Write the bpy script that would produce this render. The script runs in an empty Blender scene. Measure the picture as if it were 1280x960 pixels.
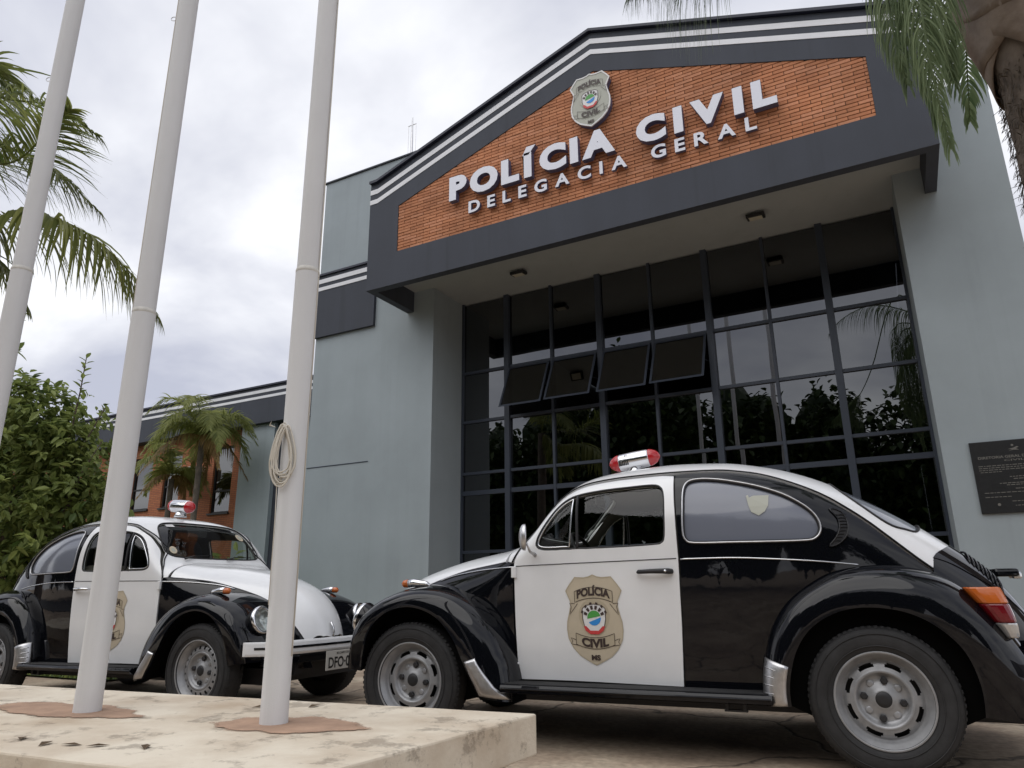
import bpy, bmesh, math, random
import numpy as np
from mathutils import Vector, Matrix
from mathutils.geometry import delaunay_2d_cdt
random.seed(7); RNG = np.random.RandomState(7)
SC = bpy.context.scene
COL = SC.collection
PI = math.pi
# ------------------------------------------------------------------ camera
cam_d = bpy.data.cameras.new('camera')
cam = bpy.data.objects.new('camera', cam_d); COL.objects.link(cam)
FPX, PITCH, ROLL, YAW, CAMH = 884.97, 0.28188, -0.0111, -0.49575, 0.80144
cam_d.sensor_fit = 'HORIZONTAL'; cam_d.sensor_width = 36.0
cam_d.lens = 36.0 * FPX / 1280.0
cam_d.clip_start = 0.05; cam_d.clip_end = 3000
_cy, _sy = math.cos(YAW), math.sin(YAW)
_f0 = Vector((_sy, _cy, 0)); _r0 = Vector((_cy, -_sy, 0)); _u0 = Vector((0, 0, 1))
_f = _f0 * math.cos(PITCH) + _u0 * math.sin(PITCH)
_u = -_f0 * math.sin(PITCH) + _u0 * math.cos(PITCH)
_r = _r0 * math.cos(ROLL) + _u * math.sin(ROLL)
_u2 = -_r0 * math.sin(ROLL) + _u * math.cos(ROLL)
cam.matrix_world = Matrix(((_r.x, _u2.x, -_f.x, 0), (_r.y, _u2.y, -_f.y, 0), (_r.z, _u2.z, -_f.z, CAMH), (0, 0, 0, 1)))
SC.camera = cam
# ------------------------------------------------------------------ view
SC.view_settings.view_transform = 'Standard'
SC.view_settings.look = 'None'
SC.view_settings.exposure = 0.47
SC.view_settings.gamma = 1.0
SC.view_settings.use_curve_mapping = False
# ------------------------------------------------------------------ sky
SUN_EL, SUN_AZ = math.radians(58), math.radians(200)     # azimuth clockwise from +Y
W = bpy.data.worlds.new('World'); SC.world = W; W.use_nodes = True
nt = W.node_tree; nt.nodes.clear()
def N(t, typ, **kw):
    n = t.nodes.new(typ)
    for k, v in kw.items(): setattr(n, k, v)
    return n
out = N(nt, 'ShaderNodeOutputWorld'); bg = N(nt, 'ShaderNodeBackground'); bg.inputs['Strength'].default_value = 0.1
sky = N(nt, 'ShaderNodeTexSky', sky_type='NISHITA', sun_disc=False)
sky.sun_elevation = SUN_EL; sky.sun_rotation = SUN_AZ; sky.air_density = 1.0; sky.dust_density = 2.0
tc = N(nt, 'ShaderNodeTexCoord')
sep = N(nt, 'ShaderNodeSeparateXYZ'); nt.links.new(tc.outputs['Generated'], sep.inputs[0])
mx = N(nt, 'ShaderNodeMath', operation='MAXIMUM'); nt.links.new(sep.outputs[2], mx.inputs[0]); mx.inputs[1].default_value = 0.0
ad = N(nt, 'ShaderNodeMath', operation='ADD'); nt.links.new(mx.outputs[0], ad.inputs[0]); ad.inputs[1].default_value = 0.35
dx = N(nt, 'ShaderNodeMath', operation='DIVIDE'); dy = N(nt, 'ShaderNodeMath', operation='DIVIDE')
nt.links.new(sep.outputs[0], dx.inputs[0]); nt.links.new(ad.outputs[0], dx.inputs[1])
nt.links.new(sep.outputs[1], dy.inputs[0]); nt.links.new(ad.outputs[0], dy.inputs[1])
cmb = N(nt, 'ShaderNodeCombineXYZ'); nt.links.new(dx.outputs[0], cmb.inputs[0]); nt.links.new(dy.outputs[0], cmb.inputs[1])
cmb.inputs[2].default_value = 4.3
nz = N(nt, 'ShaderNodeTexNoise'); nz.inputs['Scale'].default_value = 1.9; nz.inputs['Detail'].default_value = 6; nz.inputs['Roughness'].default_value = 0.52
nz.inputs['Distortion'].default_value = 0.25
nt.links.new(cmb.outputs[0], nz.inputs['Vector'])
ramp = N(nt, 'ShaderNodeValToRGB'); cr = ramp.color_ramp
cr.elements[0].position = 0.36; cr.elements[0].color = (4.1, 4.25, 5.05, 1)
cr.elements[1].position = 0.66; cr.elements[1].color = (8.7, 8.75, 8.95, 1)
e = cr.elements.new(0.50); e.color = (6.1, 6.2, 6.7, 1)
nt.links.new(nz.outputs['Fac'], ramp.inputs[0])
mixc = N(nt, 'ShaderNodeMix', data_type='RGBA'); mixc.inputs[0].default_value = 0.93
nt.links.new(sky.outputs[0], mixc.inputs[6]); nt.links.new(ramp.outputs[0], mixc.inputs[7])
nt.links.new(mixc.outputs[2], bg.inputs[0]); nt.links.new(bg.outputs[0], out.inputs[0])
# ------------------------------------------------------------------ sun behind cloud
sd = bpy.data.lights.new('sun', 'SUN'); sd.energy = 1.0; sd.angle = math.radians(70); sd.color = (1.0, 0.97, 0.92)
sun = bpy.data.objects.new('sun', sd); COL.objects.link(sun)
_sd = Vector((math.sin(SUN_AZ) * math.cos(SUN_EL), math.cos(SUN_AZ) * math.cos(SUN_EL), math.sin(SUN_EL)))
sun.rotation_euler = _sd.to_track_quat('Z', 'Y').to_euler()
# ------------------------------------------------------------------ materials
def mat(name, col, rough=0.6, metal=0.0, spec=0.5, coat=0.0, noise=0.0, nscale=8.0, bump=0.0, bscale=60.0, col2=None, emit=None, ior=1.5, detail=5.0):
    m = bpy.data.materials.new(name); m.use_nodes = True
    t = m.node_tree; b = t.nodes['Principled BSDF']
    b.inputs['Base Color'].default_value = (*col, 1); b.inputs['Roughness'].default_value = rough
    b.inputs['Metallic'].default_value = metal; b.inputs['Specular IOR Level'].default_value = spec
    b.inputs['IOR'].default_value = ior
    if coat: b.inputs['Coat Weight'].default_value = coat; b.inputs['Coat Roughness'].default_value = 0.03
    if emit: b.inputs['Emission Color'].default_value = (*emit[:3], 1); b.inputs['Emission Strength'].default_value = emit[3]
    tcn = None
    if noise or bump: tcn = N(t, 'ShaderNodeTexCoord')
    if noise:
        n = N(t, 'ShaderNodeTexNoise'); n.inputs['Scale'].default_value = nscale; n.inputs['Detail'].default_value = detail
        n.inputs['Roughness'].default_value = 0.6
        t.links.new(tcn.outputs['Object'], n.inputs['Vector'])
        r = N(t, 'ShaderNodeValToRGB'); r.color_ramp.elements[0].position = 0.32; r.color_ramp.elements[1].position = 0.68
        c2 = col2 or tuple(max(0, c * (1 - noise)) for c in col)
        r.color_ramp.elements[0].color = (*c2, 1); r.color_ramp.elements[1].color = (*(tuple(min(1, c * (1 + noise * .4)) for c in col) if not col2 else col), 1)
        t.links.new(n.outputs['Fac'], r.inputs[0]); t.links.new(r.outputs[0], b.inputs['Base Color'])
    if bump:
        n2 = N(t, 'ShaderNodeTexNoise'); n2.inputs['Scale'].default_value = bscale; n2.inputs['Detail'].default_value = 4
        t.links.new(tcn.outputs['Object'], n2.inputs['Vector'])
        bp = N(t, 'ShaderNodeBump'); bp.inputs['Strength'].default_value = bump; bp.inputs['Distance'].default_value = 0.01
        t.links.new(n2.outputs['Fac'], bp.inputs['Height']); t.links.new(bp.outputs[0], b.inputs['Normal'])
    return m
def glass(name, tint, gloss_col=(1, 1, 1), ior=1.5, rough=0.0, wave=0.0):
    m = bpy.data.materials.new(name); m.use_nodes = True; t = m.node_tree; t.nodes.clear()
    o = N(t, 'ShaderNodeOutputMaterial'); mix = N(t, 'ShaderNodeMixShader'); tr = N(t, 'ShaderNodeBsdfTransparent')
    gl = N(t, 'ShaderNodeBsdfGlossy'); fr = N(t, 'ShaderNodeFresnel'); fr.inputs['IOR'].default_value = ior
    tr.inputs[0].default_value = (*tint, 1); gl.inputs[0].default_value = (*gloss_col, 1); gl.inputs['Roughness'].default_value = rough
    ge = N(t, 'ShaderNodeNewGeometry'); fl = N(t, 'ShaderNodeMath', operation='MULTIPLY'); iv = N(t, 'ShaderNodeMath', operation='SUBTRACT')
    iv.inputs[0].default_value = 1.0; t.links.new(ge.outputs['Backfacing'], iv.inputs[1])
    t.links.new(fr.outputs[0], fl.inputs[0]); t.links.new(iv.outputs[0], fl.inputs[1])
    t.links.new(fl.outputs[0], mix.inputs[0])
    if wave:
        tcg = N(t, 'ShaderNodeTexCoord'); ng = N(t, 'ShaderNodeTexNoise'); ng.inputs['Scale'].default_value = 1.3; ng.inputs['Detail'].default_value = 1; bg_ = N(t, 'ShaderNodeBump'); bg_.inputs['Strength'].default_value = wave; bg_.inputs['Distance'].default_value = .01
        t.links.new(tcg.outputs['Object'], ng.inputs['Vector']); t.links.new(ng.outputs['Fac'], bg_.inputs['Height']); t.links.new(bg_.outputs[0], gl.inputs['Normal'])
    t.links.new(tr.outputs[0], mix.inputs[1]); t.links.new(gl.outputs[0], mix.inputs[2]); t.links.new(mix.outputs[0], o.inputs[0])
    return m
def wall_mat(name, col, amt=0.14, streak=0.12):
    m = mat(name, col, rough=0.75, bump=0.12, bscale=180)
    t = m.node_tree; b = t.nodes['Principled BSDF']; tcn = N(t, 'ShaderNodeTexCoord')
    n1 = N(t, 'ShaderNodeTexNoise'); n1.inputs['Scale'].default_value = 0.7; n1.inputs['Detail'].default_value = 7; n1.inputs['Roughness'].default_value = .62
    t.links.new(tcn.outputs['Object'], n1.inputs['Vector'])
    mp = N(t, 'ShaderNodeMapping'); mp.inputs['Scale'].default_value = (3.5, 3.5, 0.22); t.links.new(tcn.outputs['Object'], mp.inputs['Vector'])
    n2 = N(t, 'ShaderNodeTexNoise'); n2.inputs['Scale'].default_value = 1.0; n2.inputs['Detail'].default_value = 6
    t.links.new(mp.outputs[0], n2.inputs['Vector'])
    def lin(src, amp):
        a = N(t, 'ShaderNodeMapRange'); a.inputs['From Min'].default_value = .3; a.inputs['From Max'].default_value = .7
        a.inputs['To Min'].default_value = 1 - amp; a.inputs['To Max'].default_value = 1 + amp * .5; t.links.new(src, a.inputs['Value']); return a
    a = lin(n1.outputs['Fac'], amt); c = lin(n2.outputs['Fac'], streak)
    mu = N(t, 'ShaderNodeMath', operation='MULTIPLY'); t.links.new(a.outputs[0], mu.inputs[0]); t.links.new(c.outputs[0], mu.inputs[1])
    mp3 = N(t, 'ShaderNodeMapping'); mp3.inputs['Scale'].default_value = (7, 7, .28); t.links.new(tcn.outputs['Object'], mp3.inputs['Vector'])
    n3 = N(t, 'ShaderNodeTexNoise'); n3.inputs['Scale'].default_value = 1.0; n3.inputs['Detail'].default_value = 8; t.links.new(mp3.outputs[0], n3.inputs['Vector'])
    m3 = N(t, 'ShaderNodeMapRange'); m3.inputs['From Min'].default_value = .56; m3.inputs['From Max'].default_value = .70; m3.inputs['To Min'].default_value = 1.0; m3.inputs['To Max'].default_value = 1 - streak * 1.6; t.links.new(n3.outputs['Fac'], m3.inputs['Value'])
    mu0 = mu; mu = N(t, 'ShaderNodeMath', operation='MULTIPLY'); t.links.new(mu0.outputs[0], mu.inputs[0]); t.links.new(m3.outputs[0], mu.inputs[1])
    sc = N(t, 'ShaderNodeVectorMath', operation='SCALE'); sc.inputs[0].default_value = col; t.links.new(mu.outputs[0], sc.inputs['Scale'])
    t.links.new(sc.outputs[0], b.inputs['Base Color'])
    return m
M = {}
M['wall'] = wall_mat('grey_green_wall_paint', (.335, .385, .41), .12, .03)
M['navy'] = wall_mat('dark_slate_paint', (.048, .055, .073), .14, .1)
M['cap'] = mat('cap_metal', (.012, .015, .035), .5)
M['stripe'] = mat('white_stripe_paint', (.78, .79, .82), .6, noise=.06, nscale=3)
M['soffit'] = wall_mat('soffit_paint', (.38, .40, .40), .08, .03)
M['mortar'] = mat('mortar', (.09, .045, .033), .9)
M['frame'] = mat('window_frame', (.042, .052, .072), .4, spec=.4)
M['glassb'] = glass('dark_building_glass', (.035, .037, .04), (.95, .97, 1), ior=2.15, wave=.10)
M['glassw'] = glass('wing_glass', (.05, .055, .06), (1, 1, 1), ior=2.3)
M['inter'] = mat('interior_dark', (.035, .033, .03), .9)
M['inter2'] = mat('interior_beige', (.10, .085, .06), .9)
M['letter'] = mat('sign_letter_white', (.74, .76, .84), .4)
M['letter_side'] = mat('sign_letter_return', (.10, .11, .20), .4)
M['black'] = mat('car_black_paint', (.004, .0045, .0065), .05, coat=0.0, spec=.42, bump=.2, bscale=2.6)
t_ = M['black'].node_tree; n_ = N(t_, 'ShaderNodeTexNoise'); n_.inputs['Scale'].default_value = 5; n_.inputs['Detail'].default_value = 8; n_.inputs['Roughness'].default_value = .7
tc_ = N(t_, 'ShaderNodeTexCoord'); t_.links.new(tc_.outputs['Object'], n_.inputs['Vector']); r_ = N(t_, 'ShaderNodeMapRange'); r_.inputs['From Min'].default_value = .35; r_.inputs['From Max'].default_value = .75; r_.inputs['To Min'].default_value = .015; r_.inputs['To Max'].default_value = .06
t_.links.new(n_.outputs['Fac'], r_.inputs['Value']); t_.links.new(r_.outputs[0], t_.nodes['Principled BSDF'].inputs['Roughness'])
M['white'] = mat('car_white_paint', (.79, .80, .81), .25, coat=.6, noise=.05, nscale=4)
M['lining'] = mat('car_lining', (.085, .082, .075), .8)
M['well'] = mat('wheel_well_shade_black', (.003, .003, .003), 1.0, spec=.05)  # near-black colour stands in for the shade inside the wheel arches
M['gapm'] = mat('weatherstrip', (.012, .012, .014), .6)
M['chrome'] = mat('chrome', (.72, .73, .75), .14, metal=1.0)
M['alu'] = mat('dull_aluminium', (.62, .62, .63), .36, metal=1.0, noise=.15, nscale=30)
M['rubber'] = mat('tyre_rubber', (.022, .022, .023), .72, noise=.35, nscale=20, bump=.12, bscale=150)
M['rim'] = mat('silver_rim_paint', (.34, .345, .355), .36, metal=.3, noise=.22, nscale=14)
M['hubdark'] = mat('hub_dark', (.03, .03, .032), .5, metal=.3)
M['carglass'] = glass('car_glass', (.80, .83, .80), (1, 1, 1), ior=1.5)
M['film'] = mat('window_film', (.16, .175, .215), .12, spec=.5, coat=.5)
M['red'] = mat('red_lens', (.42, .012, .018), .12, coat=.5)
M['redd'] = mat('dark_red_lens', (.16, .006, .012), .12, coat=.5)
M['amber'] = mat('amber_lens', (.50, .12, .02), .15, coat=.5)
M['clear'] = mat('clear_lens', (.62, .63, .64), .08, metal=.6)
M['plate'] = mat('plate_grey', (.55, .54, .50), .5)
M['ink'] = mat('ink_black', (.015, .015, .015), .5)
M['seat'] = mat('seat_vinyl', (.30, .27, .22), .6)
M['beige'] = mat('badge_beige', (.53, .46, .345), .5, noise=.08, nscale=10)
M['beiged'] = mat('badge_beige_dark', (.44, .38, .275), .5)
M['brownink'] = mat('badge_ink', (.045, .028, .025), .5)
M['bwhite'] = mat('badge_white', (.72, .72, .72), .5)
M['bgreen'] = mat('badge_green', (.07, .32, .06), .5)
M['bblue'] = mat('badge_blue', (.03, .25, .66), .5)
M['bred'] = mat('badge_red', (.55, .05, .05), .5)
M['bgrey'] = mat('badge_grey', (.42, .43, .37), .5)
M['pole'] = wall_mat('white_pole_paint', (.72, .725, .73), .10, .10)
M['rope'] = mat('rope', (.62, .585, .51), .9)
M['plaque'] = mat('plaque_black', (.018, .019, .02), .35, noise=.2, nscale=20)
M['engrave'] = mat('engraved_metal', (.16, .155, .14), .5)
M['bark'] = mat('bark', (.13, .10, .075), .9, noise=.5, nscale=12, bump=.8, bscale=25)
M['palmbark'] = mat('palm_bark', (.155, .125, .10), .85, noise=.4, nscale=9, bump=.5, bscale=30)
M['fibre'] = mat('palm_fibre', (.05, .037, .026), .95, noise=.5, nscale=30, bump=.8, bscale=60)
M['grass'] = mat('grass', (.07, .11, .025), .9, noise=.4, nscale=6)
def leafmat(name, c1, c2, tr=.35):
    m = bpy.data.materials.new(name); m.use_nodes = True; t = m.node_tree; b = t.nodes['Principled BSDF']
    b.inputs['Roughness'].default_value = .5; b.inputs['Specular IOR Level'].default_value = .3
    at = N(t, 'ShaderNodeAttribute', attribute_name='tone'); r = N(t, 'ShaderNodeValToRGB')
    r.color_ramp.elements[0].color = (*c1, 1); r.color_ramp.elements[1].color = (*c2, 1)
    t.links.new(at.outputs['Fac'], r.inputs[0]); t.links.new(r.outputs[0], b.inputs['Base Color'])
    tl = N(t, 'ShaderNodeBsdfTranslucent'); t.links.new(r.outputs[0], tl.inputs[0]); mix = N(t, 'ShaderNodeMixShader'); mix.inputs[0].default_value = tr
    t.links.new(b.outputs[0], mix.inputs[1]); t.links.new(tl.outputs[0], mix.inputs[2]); t.links.new(mix.outputs[0], t.nodes['Material Output'].inputs[0])
    return m
M['leaf'] = leafmat('broad_leaf', (.075, .12, .03), (.40, .46, .15), .45)
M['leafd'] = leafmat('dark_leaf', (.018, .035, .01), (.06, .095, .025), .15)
M['frond'] = leafmat('frond_green', (.08, .12, .03), (.32, .34, .11), .5)
M['frondb'] = leafmat('frond_brown', (.16, .10, .04), (.36, .25, .10))
M['frondg'] = leafmat('frond_greyish', (.07, .12, .05), (.26, .33, .17), .5)
M['fibreleaf'] = leafmat('trunk_fibre', (.03, .02, .012), (.17, .12, .07), .1)
M['sheath'] = mat('palm_sheath', (.23, .18, .14), .6, noise=.45, nscale=6, col2=(.12, .085, .06), bump=.4, bscale=22)
def brick_mats():
    L = []
    for i, c in enumerate([(.53, .22, .105), (.55, .235, .115), (.51, .21, .10), (.58, .26, .14), (.47, .19, .09)]):
        m = mat('brick_clay_%s' % 'abcde'[i], c, .85, noise=.18, nscale=14, bump=.25, bscale=90); L.append(m)
        t = m.node_tree; b = t.nodes['Principled BSDF']; src = b.inputs['Base Color'].links[0].from_socket
        g = N(t, 'ShaderNodeNewGeometry'); nn = N(t, 'ShaderNodeTexNoise'); nn.inputs['Scale'].default_value = 1.6; nn.inputs['Detail'].default_value = 7; t.links.new(g.outputs['Position'], nn.inputs['Vector'])
        r_ = N(t, 'ShaderNodeMapRange'); r_.inputs['From Min'].default_value = .3; r_.inputs['From Max'].default_value = .7; r_.inputs['To Min'].default_value = .72; r_.inputs['To Max'].default_value = 1.15; t.links.new(nn.outputs['Fac'], r_.inputs['Value'])
        s_ = N(t, 'ShaderNodeVectorMath', operation='SCALE'); t.links.new(src, s_.inputs[0]); t.links.new(r_.outputs[0], s_.inputs['Scale']); t.links.new(s_.outputs[0], b.inputs['Base Color'])
    return L
BM = brick_mats()
def brickwall_mat():
    m = mat('brick_wall_far', (.40, .14, .06), .85); t = m.node_tree; b = t.nodes['Principled BSDF']
    tcn = N(t, 'ShaderNodeTexCoord'); mp = N(t, 'ShaderNodeMapping'); mp.inputs['Rotation'].default_value = (PI / 2, 0, 0)
    t.links.new(tcn.outputs['Object'], mp.inputs['Vector'])
    br = N(t, 'ShaderNodeTexBrick'); t.links.new(mp.outputs[0], br.inputs['Vector'])
    br.inputs['Color1'].default_value = (.42, .15, .065, 1); br.inputs['Color2'].default_value = (.34, .11, .05, 1); br.inputs['Mortar'].default_value = (.13, .065, .045, 1)
    br.inputs['Scale'].default_value = 1.0; br.inputs['Brick Width'].default_value = .22; br.inputs['Row Height'].default_value = .055; br.inputs['Mortar Size'].default_value = .006
    t.links.new(br.outputs['Color'], b.inputs['Base Color']); return m
M['brickfar'] = brickwall_mat()
def ground_mat():
    m = mat('worn_concrete_ground', (.3, .24, .18), .9); t = m.node_tree; b = t.nodes['Principled BSDF']
    tcn = N(t, 'ShaderNodeTexCoord')
    n1 = N(t, 'ShaderNodeTexNoise'); n1.inputs['Scale'].default_value = 1.1; n1.inputs['Detail'].default_value = 9; n1.inputs['Roughness'].default_value = .65
    n2 = N(t, 'ShaderNodeTexNoise'); n2.inputs['Scale'].default_value = 26; n2.inputs['Detail'].default_value = 6
    vo = N(t, 'ShaderNodeTexVoronoi', feature='DISTANCE_TO_EDGE'); vo.inputs['Scale'].default_value = .7
    wn = N(t, 'ShaderNodeTexNoise'); wn.inputs['Scale'].default_value = 2.5; wn.inputs['Detail'].default_value = 5
    vm = N(t, 'ShaderNodeVectorMath', operation='MULTIPLY_ADD'); vm.inputs[1].default_value = (.5, .5, .5)
    t.links.new(tcn.outputs['Object'], n1.inputs['Vector']); t.links.new(tcn.outputs['Object'], n2.inputs['Vector']); t.links.new(tcn.outputs['Object'], wn.inputs['Vector'])
    t.links.new(wn.outputs['Color'], vm.inputs[0]); t.links.new(tcn.outputs['Object'], vm.inputs[2]); t.links.new(vm.outputs[0], vo.inputs['Vector'])
    r = N(t, 'ShaderNodeValToRGB'); c = r.color_ramp; c.elements[0].position = .3; c.elements[0].color = (.19, .14, .10, 1); c.elements[1].position = .72; c.elements[1].color = (.58, .49, .37, 1)
    e = c.elements.new(.5); e.color = (.38, .295, .215, 1)
    t.links.new(n1.outputs['Fac'], r.inputs[0])
    mr = N(t, 'ShaderNodeMapRange'); mr.inputs['From Min'].default_value = .0; mr.inputs['From Max'].default_value = .016; mr.inputs['To Min'].default_value = .25
    t.links.new(vo.outputs['Distance'], mr.inputs['Value'])
    m2 = N(t, 'ShaderNodeMapRange'); m2.inputs['From Min'].default_value = .3; m2.inputs['From Max'].default_value = .7; m2.inputs['To Min'].default_value = .75; m2.inputs['To Max'].default_value = 1.15
    t.links.new(n2.outputs['Fac'], m2.inputs['Value'])
    mu = N(t, 'ShaderNodeMath', operation='MULTIPLY'); t.links.new(mr.outputs[0], mu.inputs[0]); t.links.new(m2.outputs[0], mu.inputs[1])
    sc = N(t, 'ShaderNodeVectorMath', operation='SCALE'); t.links.new(r.outputs[0], sc.inputs[0]); t.links.new(mu.outputs[0], sc.inputs['Scale']); t.links.new(sc.outputs[0], b.inputs['Base Color'])
    bp = N(t, 'ShaderNodeBump'); bp.inputs['Strength'].default_value = .5; bp.inputs['Distance'].default_value = .01; t.links.new(mu.outputs[0], bp.inputs['Height']); t.links.new(bp.outputs[0], b.inputs['Normal'])
    return m
M['ground'] = ground_mat()
def plinth_mat():
    m = mat('weathered_plinth', (.6, .52, .42), .85); t = m.node_tree; b = t.nodes['Principled BSDF']
    tcn = N(t, 'ShaderNodeTexCoord')
    def nz_(s, d, ro=.6):
        n = N(t, 'ShaderNodeTexNoise'); n.inputs['Scale'].default_value = s; n.inputs['Detail'].default_value = d; n.inputs['Roughness'].default_value = ro
        t.links.new(tcn.outputs['Object'], n.inputs['Vector']); return n
    n1 = nz_(2.2, 8); r = N(t, 'ShaderNodeValToRGB'); c = r.color_ramp
    c.elements[0].position = .3; c.elements[0].color = (.50, .40, .29, 1); c.elements[1].position = .62; c.elements[1].color = (.74, .665, .54, 1)
    t.links.new(n1.outputs['Fac'], r.inputs[0])
    n2 = nz_(5.5, 10, .72); r2 = N(t, 'ShaderNodeValToRGB'); r2.color_ramp.elements[0].position = .55; r2.color_ramp.elements[1].position = .62
    r2.color_ramp.elements[0].color = (0, 0, 0, 1); r2.color_ramp.elements[1].color = (1, 1, 1, 1); t.links.new(n2.outputs['Fac'], r2.inputs[0])
    mx = N(t, 'ShaderNodeMix', data_type='RGBA'); t.links.new(r2.outputs[0], mx.inputs[0]); t.links.new(r.outputs[0], mx.inputs[6]); mx.inputs[7].default_value = (.17, .13, .095, 1)
    ml = N(t, 'ShaderNodeMath', operation='MULTIPLY'); ml.inputs[1].default_value = .5; t.links.new(r2.outputs[0], ml.inputs[0]); t.links.new(ml.outputs[0], mx.inputs[0])
    t.links.new(mx.outputs[2], b.inputs['Base Color'])
    n3 = nz_(40, 6); bp = N(t, 'ShaderNodeBump'); bp.inputs['Strength'].default_value = .35; bp.inputs['Distance'].default_value = .008
    ad_ = N(t, 'ShaderNodeMath', operation='SUBTRACT'); t.links.new(n3.outputs['Fac'], ad_.inputs[0]); t.links.new(r2.outputs[0], ad_.inputs[1]); t.links.new(ad_.outputs[0], bp.inputs['Height']); t.links.new(bp.outputs[0], b.inputs['Normal'])
    return m
M['plinth'] = plinth_mat()
M['patch0'] = mat('brown_mortar_patch', (.42, .275, .19), .9, noise=.3, nscale=6, bump=.4, bscale=40)
def patch_mat():
    m = M['patch0']; t = m.node_tree; b = t.nodes['Principled BSDF']; o = t.nodes['Material Output']
    at = N(t, 'ShaderNodeAttribute', attribute_name='tone'); tcn = N(t, 'ShaderNodeTexCoord'); n = N(t, 'ShaderNodeTexNoise'); n.inputs['Scale'].default_value = 9; n.inputs['Detail'].default_value = 9; n.inputs['Roughness'].default_value = .7
    t.links.new(tcn.outputs['Object'], n.inputs['Vector']); a = N(t, 'ShaderNodeMath', operation='MULTIPLY_ADD'); a.inputs[1].default_value = 1.3; t.links.new(n.outputs['Fac'], a.inputs[0]); t.links.new(at.outputs['Fac'], a.inputs[2])
    r = N(t, 'ShaderNodeMapRange'); r.inputs['From Min'].default_value = .86; r.inputs['From Max'].default_value = 1.04; t.links.new(a.outputs[0], r.inputs['Value'])
    tr = N(t, 'ShaderNodeBsdfTransparent'); mx = N(t, 'ShaderNodeMixShader'); t.links.new(r.outputs[0], mx.inputs[0]); t.links.new(tr.outputs[0], mx.inputs[1]); t.links.new(b.outputs[0], mx.inputs[2]); t.links.new(mx.outputs[0], o.inputs[0])
    return m
M['patch'] = patch_mat()
# ------------------------------------------------------------------ object helpers
def mobj(name, V, F, m, parent=None, smooth=False, normals=None, mi=None):
    me = bpy.data.meshes.new(name)
    me.from_pydata([tuple(map(float, v)) for v in V], [], [tuple(int(i) for i in f) for f in F])
    ms = m if isinstance(m, (list, tuple)) else [m]
    for a in ms: me.materials.append(a)
    if mi is not None: me.polygons.foreach_set('material_index', mi)
    if smooth: me.polygons.foreach_set('use_smooth', [True] * len(me.polygons))
    me.update()
    if normals is not None: me.normals_split_custom_set_from_vertices([tuple(map(float, n)) for n in normals])
    o = bpy.data.objects.new(name, me); COL.objects.link(o)
    if parent: o.parent = parent
    return o
def empty(name, loc=(0, 0, 0), rz=0.0):
    o = bpy.data.objects.new(name, None); COL.objects.link(o); o.location = loc; o.rotation_euler = (0, 0, rz); o.empty_display_size = .2
    return o
def tag(o, label, cat, group=None):
    o['label'] = label; o['category'] = cat
    if group: o['group'] = group
    return o
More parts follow.
